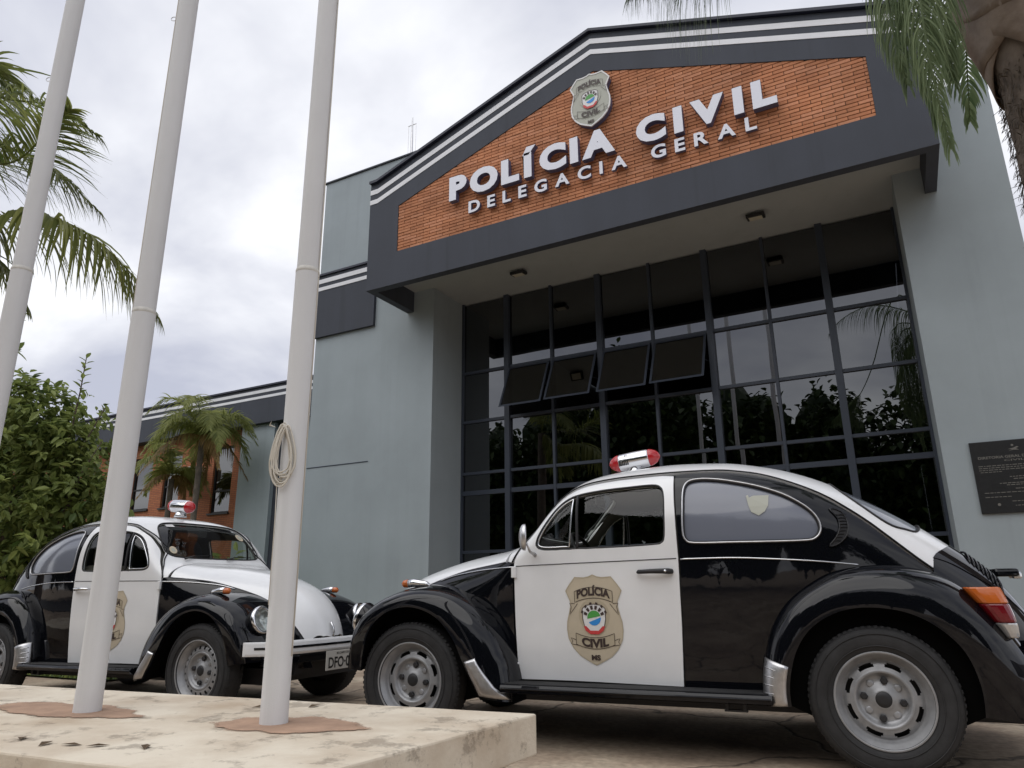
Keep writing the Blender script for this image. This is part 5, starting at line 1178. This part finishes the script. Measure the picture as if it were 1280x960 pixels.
for i, (x, y) in enumerate(PO):
    P_ = empty('flagpole', (x, y, .30)); tag(P_, plab[i], 'flagpole', 'white flagpoles on the plinth')
    jz = [1.945, 1.89, 2.3][i]; r0 = [.0545, .0565, .055][i]
    mb = MB(); mb.lathe([(r0 + .001, .0), (r0, .05), (r0, jz)], 28, axis='z'); mb.build('lower_tube', M['pole'], P_, True)
    mb = MB(); mb.lathe([(r0 - .0035, jz), (r0 - .0045, jz + 2), (r0 - .012, jz + 6.5), (0, jz + 6.52)], 28, axis='z'); mb.build('upper_tube', M['pole'], P_, True)
    mb = MB(); mb.lathe([(r0 - .0035, jz - .012), (r0 + .0008, jz - .008), (r0 + .001, jz + .004), (r0 - .003, jz + .016)], 28, axis='z'); mb.build('weld_ring', mat('weld_%d' % i, (.66, .65, .61), .7, noise=.15, nscale=40), P_, True)
    if i: 
        rz_ = [0, 3.75, 3.62][i]; cc = Vector((-(r0 + .016) * .88, -(r0 + .016) * .47, rz_)); mb = MB(); mb.tube([tuple(cc + Vector((.018 * math.cos(a) * .88, .018 * math.cos(a) * .47, .014 * math.sin(a)))) for a in np.linspace(0, 2 * PI, 14, endpoint=False)], .0025, 5, True); mb.build('eyelet', M['alu'], P_, True)
    mb = MB(); dxy = Vector((-.88, -.47, 0)) if i else Vector((.88, .30, 0)); 
    mb.tube([tuple(dxy * (r0 + .006) + Vector((0, 0, z + .0))) for z in (.25 if not i else 1.3, 2.2, 5, 8.3)], .0028, 5); mb.build('halyard', M['rope'], P_, True)
    if i == 0:
        
        mb = MB()
        for k in range(13):
            L_ = .20 + .06 * RNG.rand(); w_ = .022 + .018 * RNG.rand(); ox, oz = RNG.randn() * .012, RNG.randn() * .006; dy_ = -.075 - .02 * RNG.rand(); ph = RNG.rand() * .6 - .3; ce = Vector((-.005 + ox, dy_ + .02, 1.195 + oz - L_ / 2)); P2 = []
            ax = (_r * 1.0)
            for a in np.linspace(0, 2 * PI, 22, endpoint=False):
                u_ = w_ * math.sin(a) * (1 - .45 * math.cos(a)); v_ = L_ / 2 * math.cos(a); P2.append(tuple(ce + Vector((ax.x, ax.y, 0)) * (u_ + v_ * math.sin(ph) * .12) + Vector((0, 0, v_)) + Vector((0, RNG.randn() * .0015, 0))))
            mb.tube(P2, .0034, 6, True)
        mb.tube([(-.07, -.085, 1.20), (-.045, -.10, 1.215), (-.02, -.085, 1.20), (-.045, -.07, 1.19)], .0045, 6, True)
        rc = mb.build('rope_coil', M['rope'], None, True); rc.location = (x, y, .30); tag(rc, 'coil of pale rope hung on the nearest flagpole', 'rope')
        mb = MB(); mb.tube([(-.03, -.062, 1.1), (-.022, -.058, .8), (-.02, -.0575, .45)], .002, 5); mb.build('cord', M['rope'], P_, True)
lv = MB(); lv.add([(-.03, 0, 0), (0, -.012, .004), (.03, 0, .002), (0, .012, .006)], [(0, 1, 2), (0, 2, 3)])
dl = lv.build('dry_leaf', mat('dry_leaf', (.10, .065, .035), .9))
for k, (x, y) in enumerate([(-2.72, 1.60), (-2.62, 1.63), (-2.52, 1.66), (-2.35, 1.72), (-2.66, 2.5), (-2.45, 2.62), (-2.9, 1.62)]):
    o = dl if k == 0 else dl.copy()
    if k: COL.objects.link(o)
    o.location = (x, y, .3025); o.rotation_euler = (0, 0, RNG.rand() * 6); o.scale = (1.3, 1.3, 1.3); tag(o, ['dry brown leaf on the plinth, leftmost of the row near its front edge', 'dry brown leaf on the plinth, second from the left in the front row', 'dry brown leaf on the plinth, third from the left in the front row', 'dry brown leaf on the plinth, rightmost of the front row', 'dry brown leaf on the plinth behind the nearest flagpole, at its left', 'dry brown leaf on the plinth behind the nearest flagpole, at its right', 'dry brown leaf nearest the left edge of the photo on the plinth'][k], 'leaf', 'dry leaves on the plinth')
# ================================================================== vegetation
def tone_obj(name, V, F, tone, m, par=None):
    o = mobj(name, V, F, m, par); a = o.data.attributes.new('tone', 'FLOAT', 'POINT'); a.data.foreach_set('value', [float(min(1, max(0, t))) for t in tone]); return o
def leaf(V, F, T, p, d, up, L_, w, t):
    d = d.normalized(); s_ = d.cross(up); s_ = s_.normalized() if s_.length > .01 else Vector((1, 0, 0)); nn = s_.cross(d); b = len(V)
    q = [p, p + d * L_ * .35 + s_ * w + nn * w * .35, p + d * L_ * .35 - s_ * w + nn * w * .35, p + d * L_ * .7 + s_ * w * .8 + nn * w * .2 - up * L_ * .05, p + d * L_ * .7 - s_ * w * .8 + nn * w * .2 - up * L_ * .05, p + d * L_ - up * L_ * .14, p + d * L_ * .45 - up * L_ * .02]
    V += [tuple(x) for x in q]; F += [(b, b + 1, b + 6), (b, b + 6, b + 2), (b + 1, b + 3, b + 5, b + 6), (b + 2, b + 6, b + 5, b + 4)]; T += [t] * 7
def crown(name, blobs, nleaf, L_, w, m, par, per=7):
    V, F, T = [], [], []; up = Vector((0, 0, 1)); tot = sum(b[3] ** 1.5 for b in blobs)
    for (cx_, cy_, cz_, rx, rz) in [(b[0], b[1], b[2], b[3], b[4]) for b in blobs]:
        k = int(nleaf * rx ** 1.5 / tot / per)
        for _ in range(k):
            v = Vector(RNG.randn(3)).normalized(); rr_ = RNG.rand() ** .33; lump = .80 + .20 * math.sin(5 * v.x + 3 * v.y + cx_) * math.sin(4 * v.z + 2 * v.x + cz_) + .12 * RNG.randn()
            c = Vector((cx_ + v.x * rx * rr_ * lump, cy_ + v.y * rx * rr_ * lump, cz_ + v.z * rz * rr_ * lump)); base_t = .45 + .16 * RNG.randn()
            tw = (v + Vector((0, 0, .5)) + Vector(RNG.randn(3)) * .5).normalized()
            for j in range(per):
                a = RNG.rand() * 6.28; side = tw.cross(up); side = side.normalized() if side.length > .05 else Vector((1, 0, 0)); o2 = tw.cross(side)
                d = tw * .45 + (side * math.cos(a) + o2 * math.sin(a)) * .9 + Vector((0, 0, -.25)); s2 = .7 + .6 * RNG.rand()
                leaf(V, F, T, c + tw * (j / per * L_ * 1.2), d, (up + Vector(RNG.randn(3)) * .3).normalized(), L_ * s2, w * s2, base_t + .13 * RNG.randn())
    return tone_obj(name, V, F, T, m, par)
def limbs(name, base_, tips, r0, par, m='bark'):
    mb = MB(); b = Vector(base_)
    for t in tips:
        t = Vector(t); mid = b.lerp(t, .5) + Vector((RNG.randn() * .08, RNG.randn() * .08, .1)); mb.tube([tuple(b + Vector((RNG.randn() * .02, RNG.randn() * .02, 0))), tuple(b.lerp(mid, .5)), tuple(mid), tuple(mid.lerp(t, .6)), tuple(t)], [r0, r0 * .8, r0 * .6, r0 * .35, r0 * .12], 7)
    return mb.build(name, M[m], par, True)
def tree(loc, label, blobs, nleaf, L_, w, m, trunk_h, r0, group=None, name='leafy_tree'):
    e_ = empty(name, loc); tag(e_, label, 'tree', group)
    limbs('trunk', (0, 0, -.1), [(b[0] - 0, b[1] - 0, b[2] + .3 * b[4]) for b in blobs[:6]], r0, e_)
    crown('crown', blobs, nleaf, L_, w, M[m], e_); return e_
BT = tree((-10.4, 5.3, gz(-10)), 'big broad leaved bush tree at the left edge behind the left car', [(0, -.1, 2.35, 1.15, 1.1), (.65, .15, 1.75, .85, .75), (-.7, -.5, 2.3, 1.0, 1.1), (1.05, .1, 2.1, .55, .6), (.2, .1, 1.2, 1.0, .5), (.70, .0, 2.65, .6, .6), (.2, -.2, 3.15, .9, .65), (-.5, -.4, 3.1, .8, .6), (-1.3, -.8, 2.6, .8, .9), (.9, .3, 1.15, .5, .4)], 13500, .135, .030, 'leaf', 1.2, .09)
# twiggy shoots above the bush
def shoot(par, pts, n, L_, w):
    P = [Vector(p) for p in pts]; mb = MB(); mb.tube([tuple(p) for p in P], [.012 * (1 - i / len(P)) + .003 for i in range(len(P))], 5); mb.build('shoot', M['bark'], par, True)
    V, F, T = [], [], []
    for k in range(n):
        t = k / n * (len(P) - 1); i = int(t); p = P[i].lerp(P[i + 1], t - i); d0 = (P[i + 1] - P[i]).normalized(); a = k * 2.4; s_ = d0.cross(Vector((0, 0, 1))); s_ = s_.normalized() if s_.length > .1 else Vector((1, 0, 0)); b = d0.cross(s_)
        leaf(V, F, T, p, d0 * .7 + (s_ * math.cos(a) + b * math.sin(a)), Vector((0, 0, 1)), L_ * (.7 + .5 * RNG.rand()), w, .25 + .4 * RNG.rand())
    tone_obj('shoot_leaves', V, F, T, M['leaf'], par)
shoot(BT, [(.75, -.1, 2.2), (.95, -.05, 2.9), (1.1, -.1, 3.45), (1.15, -.12, 3.95)], 42, .15, .026)
shoot(BT, [(.85, .0, 2.3), (1.15, .05, 2.8), (1.45, .05, 3.2)], 24, .14, .026)
shoot(BT, [(.9, .0, 1.9), (1.2, .0, 2.3), (1.5, .05, 2.75)], 24, .14, .028)
shoot(BT, [(-.4, -.3, 2.8), (-.2, -.4, 3.3), (.1, -.35, 3.55), (.45, -.3, 3.62)], 26, .15, .028)
shoot(BT, [(-.9, -.6, 3.0), (-.8, -.5, 3.9), (-.45, -.45, 4.4), (-.1, -.4, 4.75)], 20, .2, .05)
shoot(BT, [(-.9, -.6, 3.0), (-.7, -.5, 3.6), (-.3, -.4, 4.1), (-.05, -.35, 4.15)], 16, .2, .05)
tree((-13.6, 7.2, gz(-13)), 'dark shaded tree behind the big bush at the left edge', [(0, 0, 1.9, 1.5, 1.4), (1.2, .5, 1.2, 1.1, .9), (-1, -.5, 1.7, 1.3, 1.5), (1.6, 0, .7, .8, .6)], 3200, .24, .06, 'leafd', 1.5, .12)  # the shade behind the bush is put into its dark leaf colour
HG = tree((-8.95, 6.7, gz(-9)), 'low yellow green shrub behind the roof of the left car', [(0, 0, 1.15, .45, .42), (.45, .2, 1.0, .4, .4), (-.5, -.1, 1.2, .5, .45), (.9, .3, .9, .35, .35)], 900, .17, .035, 'leaf', .5, .03, name='shrub')
# palm fronds
def frond(name, P, par, m, leafL, nl, droop=.8, w=.014, spread=1.0, tonec=.5, gapstart=.12, tipf=.45, r0=.014):
    P = [Vector(p) for p in P]; K = 26; C_ = []
    for k in range(K + 1):
        t = k / K * (len(P) - 1); i = min(int(t), len(P) - 2); u_ = t - i; p0 = P[max(0, i - 1)]; p1 = P[i]; p2 = P[i + 1]; p3 = P[min(len(P) - 1, i + 2)]
        C_.append(.5 * ((2 * p1) + (p2 - p0) * u_ + (2 * p0 - 5 * p1 + 4 * p2 - p3) * u_ ** 2 + (3 * p1 - p0 - 3 * p2 + p3) * u_ ** 3))
    V, F, T = [], [], []; rb = MB(); rb.tube([tuple(c) for c in C_], [r0 * (1 - .8 * i / K) + .001 for i in range(K + 1)], 6)
    b = len(V); V += rb.v; F += [f_ for f_ in rb.f]; T += [tonec + .1] * len(rb.v)
    for k in range(nl):
        s_ = gapstart + (1 - gapstart) * k / (nl - 1); t = s_ * K; i = min(int(t), K - 1); c = C_[i].lerp(C_[i + 1], t - i); d = (C_[i + 1] - C_[i]).normalized()
        sd_ = d.cross(Vector((0, 0, 1))); sd_ = sd_.normalized() if sd_.length > .08 else Vector((1, 0, 0)); ups = sd_.cross(d)
        env = math.sin(PI * min(1, (s_ - gapstart * .4) / (1 - gapstart * .4)) ** .75) * .75 + .28 * (1 - abs(2 * s_ - 1)); env = max(.25, min(1, env * 1.05))
        for side in (-1, 1):
            L_ = leafL * env * (.85 + .3 * RNG.rand()); a = math.radians(RNG.randn() * 14 + 12)
            dir_ = (sd_ * side * spread * math.cos(a) + ups * math.sin(a) + d * (tipf + .5 * s_)).normalized(); p = c.copy(); pts = [p.copy()]; v_ = dir_.copy(); nseg = 6
            dr = droop * (.7 + .6 * RNG.rand())
            for q in range(nseg): v_ = (v_ + Vector((0, 0, -1)) * dr * .30 + Vector(RNG.randn(3)) * .03).normalized(); p = p + v_ * (L_ / nseg); pts.append(p.copy())
            b = len(V); ww = w * (.8 + .4 * RNG.rand()); tn = tonec + .18 * RNG.randn(); roll = RNG.rand() * .9
            for q, pp in enumerate(pts):
                tg = (pts[min(nseg, q + 1)] - pts[max(0, q - 1)]).normalized(); ns = tg.cross(ups * math.cos(roll) + d * math.sin(roll)); ns = ns.normalized() if ns.length > .01 else sd_; wf = ww * (1 - (q / nseg) ** 2.2) * (.55 if q == 0 else 1) + .0006
                V += [tuple(pp - ns * wf), tuple(pp + ns * wf)]; T += [tn, tn + .08]
            F += [(b + 2 * q, b + 2 * q + 1, b + 2 * q + 3, b + 2 * q + 2) for q in range(nseg)]
    return tone_obj(name, V, F, T, M[m], par)
def palm(loc, label, H, r, fronds, group=None, crownshaft=False, name='palm_tree'):
    e_ = empty(name, loc); tag(e_, label, 'palm tree', group); mb = MB()
    n = 30; prof_ = []
    for k in range(n + 1): z = H * k / n; prof_.append((r * (1 + .25 * math.exp(-z * 2) + .03 * math.sin(k * 2.1)) * (1 if not crownshaft else 1), z - .15))
    mb.lathe(prof_, 20, axis='z'); mb.build('trunk', M['palmbark'], e_, True)
    for f_ in fronds: frond('frond', f_['p'], e_, f_.get('m', 'frond'), f_.get('L', .5), f_.get('n', 70), f_.get('d', .8), f_.get('w', .014), f_.get('s', 1.0), f_.get('t', .5), f_.get('g', .12), f_.get('tf', .45), f_.get('r', .014))
    return e_
def at_(u, v, d): q = Vector(((u - 640) / FPX, (480 - v) / FPX, 1.0)) * d; p = _r * q.x + _u2 * q.y + _f * q.z; return (p.x, p.y, p.z + CAMH)
# right hand palm, trunk at the frame's edge, crown above it
PX, PY_ = 1.15, 5.03
fr = []
def F_(P, **k): return dict(p=[(a - PX, b - PY_, c) for a, b, c in P], **k)
def W_(u, v, d): return at_(u, v, d)
for (ua, ub, uc, ud, ye, dd, tt) in ((1120, 1142, 1160, 1188, 185, 4.3, .6), (1100, 1124, 1146, 1172, 150, 4.45, .45), (1085, 1100, 1116, 1134, 105, 4.6, .55), (1150, 1165, 1178, 1190, 100, 4.5, .5)):
    fr.append(F_([(PX - .05, PY_ - .1, 5.3), (.95, 4.75, 5.6), W_(ua, -190, dd + .4), W_(ub, -60, dd + .15), W_(uc, ye * .35, dd), W_(ud, ye, dd - .05)], m='frondg', L=.52, n=120, d=2.1, w=.0042, s=.8, t=tt, g=.30, tf=.2))
fr.append(F_([(PX - .05, PY_ - .1, 5.35), W_(1080, -380, 4.8), W_(985, -190, 4.5), W_(915, -90, 4.35), W_(855, -45, 4.3), W_(790, -10, 4.25)], m='frondg', L=.80, n=130, d=2.3, w=.0075, s=.6, t=.55, g=.60, tf=.15))
fr.append(F_([(PX - .05, PY_, 5.35), (.75, 5.0, 5.85), (.15, 5.0, 6.15), (-.40, 5.0, 6.02), (-.78, 5.0, 5.72)], m='frondg', L=.62, n=90, d=2.0, w=.008, s=.8, t=.4))
fr.append(F_([(PX - .05, PY_ - .1, 5.35), (.95, 4.2, 5.65), (.62, 3.4, 5.5), (.30, 2.75, 4.95)], m='frondg', L=.6, n=90, d=2.0, w=.008, s=.8, t=.4))
for k in range(8):
    a = math.radians(-50 + k * 20 + RNG.randn() * 5); el = [1.0, .5, .15][k % 3]; L_ = 2.3 + .4 * RNG.rand(); cz_ = 5.4
    dx_, dy_ = math.cos(a), math.sin(a); P = []
    for s_ in (0, .25, .5, .75, 1): rr_ = L_ * s_ * (.95 - .15 * s_); zz = cz_ + el * L_ * s_ * .9 - (1.3 + .25 * el) * (s_ ** 2) * 1.1; P.append((PX + dx_ * rr_, PY_ + dy_ * rr_, zz))
    fr.append(F_(P, m='frondg', L=.6, n=60, d=1.4, w=.012, t=.4))
PR = palm((PX, PY_, 0), 'tall palm tree at the right edge with a swollen grey trunk top and hanging fronds', 4.2, .178, fr)
mb = MB(); mb.lathe([(.17, 3.85), (.19, 4.0), (.235, 4.18), (.285, 4.38), (.31, 4.6), (.30, 4.85), (.20, 5.15), (.13, 5.4)], 28, axis='z')
mb.build('crownshaft', M['palmbark'], PR, True)
V, F, T = [], [], []
for k in range(3200):
    a = RNG.rand() * 6.28; z = 1.9 + 2.15 * RNG.rand(); r_ = .184; p = Vector((r_ * math.cos(a), r_ * math.sin(a), z)); d = Vector((math.cos(a) * .6, math.sin(a) * .6, -1 + .6 * RNG.randn())).normalized()
    leaf(V, F, T, p, d, Vector((math.cos(a), math.sin(a), .2)), .03 + .06 * RNG.rand(), .004, RNG.rand() * .5)
fr_ = 0
o = tone_obj('trunk_fibre', V, F, T, M['fibreleaf'], PR)
for k in range(5):
    a0 = math.radians(120 + k * 67); sp_ = math.radians(105); z0_ = 3.82 + .13 * ((k * 2) % 5); V = []; nn_, mm_ = 22, 12
    for i in range(nn_):
        u_ = i / (nn_ - 1) * 2 - 1
        for j in range(mm_):
            v_ = j / (mm_ - 1); zl = z0_ + .30 * abs(u_) ** 1.6 + .015 * math.sin(9 * u_ + k); zz = zl + (5.0 - zl) * v_; rr_ = float(np.interp(zz, [3.6, 3.85, 4.0, 4.18, 4.38, 4.6, 4.85, 5.1], [.18, .19, .21, .245, .295, .32, .30, .22])) + .006 + .003 * k + .006 * (1 - abs(u_)) - .004 * (abs(u_) > .9)
            V.append((rr_ * math.cos(a0 + sp_ * u_), rr_ * math.sin(a0 + sp_ * u_), zz))
    F = [(i * mm_ + j, i * mm_ + j + 1, (i + 1) * mm_ + j + 1, (i + 1) * mm_ + j) for i in range(nn_ - 1) for j in range(mm_ - 1)]
    o = mobj('leaf_sheath', V, F, M['sheath'], PR, True); md = o.modifiers.new('s', 'SOLIDIFY'); md.thickness = .008
# left hand palm, trunk out of frame
LX, LY, LZ = -9.55, 4.0, 4.9
LC = at_(-75, 215, 7.4); LX, LY, LZ = LC
fr = []
def FP(pts, **k): return dict(p=[(0, 0, LZ - 0)] + [tuple(Vector(at_(u, v, d)) - Vector((LX, LY, 0))) for u, v, d in pts], **k)
fr.append(FP([(-20, 262, 7.2), (50, 262, 7.0), (110, 285, 6.9), (165, 335, 6.8), (197, 388, 6.75)], L=.86, n=130, d=1.15, w=.019, t=.75, g=.05, s=.9))
fr.append(FP([(-40, 110, 7.5), (10, 118, 7.4), (70, 128, 7.3), (125, 165, 7.3)], L=.75, n=96, d=.6, w=.015, t=.45, g=.1))
fr.append(FP([(-30, 170, 7.7), (30, 185, 7.7), (80, 215, 7.6), (128, 262, 7.6)], L=.75, n=96, d=.75, w=.015, t=.5, g=.1))
fr.append(FP([(-30, 200, 7.0), (20, 195, 6.9), (60, 160, 6.8), (90, 130, 6.8)], L=.72, n=84, d=.5, w=.014, t=.4, g=.1))
fr.append(FP([(-60, 90, 7.8), (-20, 70, 7.9), (10, 100, 8.0), (30, 140, 8)], L=.72, n=84, d=.4, w=.014, t=.45, g=.1))
fr.append(FP([(-40, 285, 7.2), (0, 320, 7.1), (35, 380, 7.0)], L=.6, n=70, d=1.0, w=.015, t=.55))
fr.append(FP([(-110, 120, 7.4), (-160, 90, 7.3), (-220, 130, 7.2)], L=.6, n=36, d=.7, w=.013)); fr.append(FP([(-130, 240, 7.0), (-190, 260, 6.6), (-230, 330, 6.3)], L=.6, n=36, d=.9, w=.013))
palm((LX, LY, gz(LX)), 'palm tree at the left edge, only its long feathery fronds reaching into the sky', LZ + .1, .11, fr)
# small palms in front of the far brick wall
def small_palm(x, y, H, label, nf, R, brown, seedk):
    fr = []
    for k in range(nf):
        a = 2 * PI * k / nf + RNG.randn() * .2; el = RNG.choice([1.6, 1.15, .7]); L_ = R * (.85 + .3 * RNG.rand()); P = []
        for s_ in (0, .25, .5, .75, 1): rr_ = L_ * s_ * (.9 - .15 * s_); zz = H + el * L_ * s_ - (.75 + .35 * el) * L_ * s_ ** 2 * 1.05; P.append((math.cos(a) * rr_, math.sin(a) * rr_, zz))
        fr.append(dict(p=P, m='frond', L=.50 * R / 1.5, n=54, d=.55, w=.017, t=.7, g=.08))
    for k in range(brown):
        a = 2 * PI * k / brown + RNG.randn() * .3; L_ = R * (.7 + .3 * RNG.rand()); P = []
        for s_ in (0, .3, .6, 1): P.append((math.cos(a) * L_ * s_ * .85, math.sin(a) * L_ * s_ * .85, H - .05 + .25 * L_ * s_ - .9 * L_ * s_ ** 2))
        fr.append(dict(p=P, m='frondb', L=.42 * R / 1.5, n=40, d=1.2, w=.018, t=.5))
    return palm((x, y, gz(x)), label, H, .075, fr, 'small palms by the far brick wall')
small_palm(-16.15, 12.4, 4.95, 'taller small palm with arching green and dry brown fronds by the far brick wall', 17, 1.8, 4, 1)
small_palm(-17.9, 12.9, 4.1, 'shorter small palm left of the taller one by the far brick wall', 11, 1.4, 3, 2)
# distant wood across the street, seen only in reflections
V, F, T = [], [], []
for c in range(34):
    x = -36 + c * 1.7 + RNG.randn() * .6; y = -13 - 4 * RNG.rand(); h = 9.0 + 1.6 * RNG.rand() + 1.2 * math.sin(c * .5) + (1.8 if x < -10 else 0)
    for q in range(3):
        cc_ = Vector((x + RNG.randn() * 1.2, y, h * (.30 + .22 * q))); rr_ = (2.2 - .45 * q); B0 = len(V)
        for i in range(7):
            for j in range(10): a1, a2 = PI * i / 6, 2 * PI * j / 10; f_ = .8 + .3 * RNG.rand(); V.append((cc_.x + rr_ * f_ * math.sin(a1) * math.cos(a2), cc_.y + rr_ * .6 * f_ * math.sin(a1) * math.sin(a2), cc_.z + h * .24 * f_ * math.cos(a1))); T.append(.1)
        F += [(B0 + i * 10 + j, B0 + i * 10 + (j + 1) % 10, B0 + (i + 1) * 10 + (j + 1) % 10, B0 + (i + 1) * 10 + j) for i in range(6) for j in range(10)]
    for k in range(1300):
        v = Vector(RNG.randn(3)).normalized() * (.55 + .5 * RNG.rand()); z_ = h * .55 + v.z * h * .47 * (.85 + .2 * math.sin(3 * v.x + c)); p = Vector((x + v.x * 2.5, y + 1.2 + v.y * 1.6, max(.2, z_))); leaf(V, F, T, p, Vector(RNG.randn(3)), Vector((0, 0, 1)), .42, .13, .5 + .25 * RNG.randn())
o = tone_obj('wood', V, F, T, M['leafd']); o['kind'] = 'stuff'; tag(o, 'dark belt of trees across the street, mirrored in the station glass', 'trees')
CAR['label'] = 'police beetle nearest the camera, its left side with badged white door in full view'
CAR2['label'] = 'police beetle behind the flagpoles, facing right with windscreen and number plate in view'
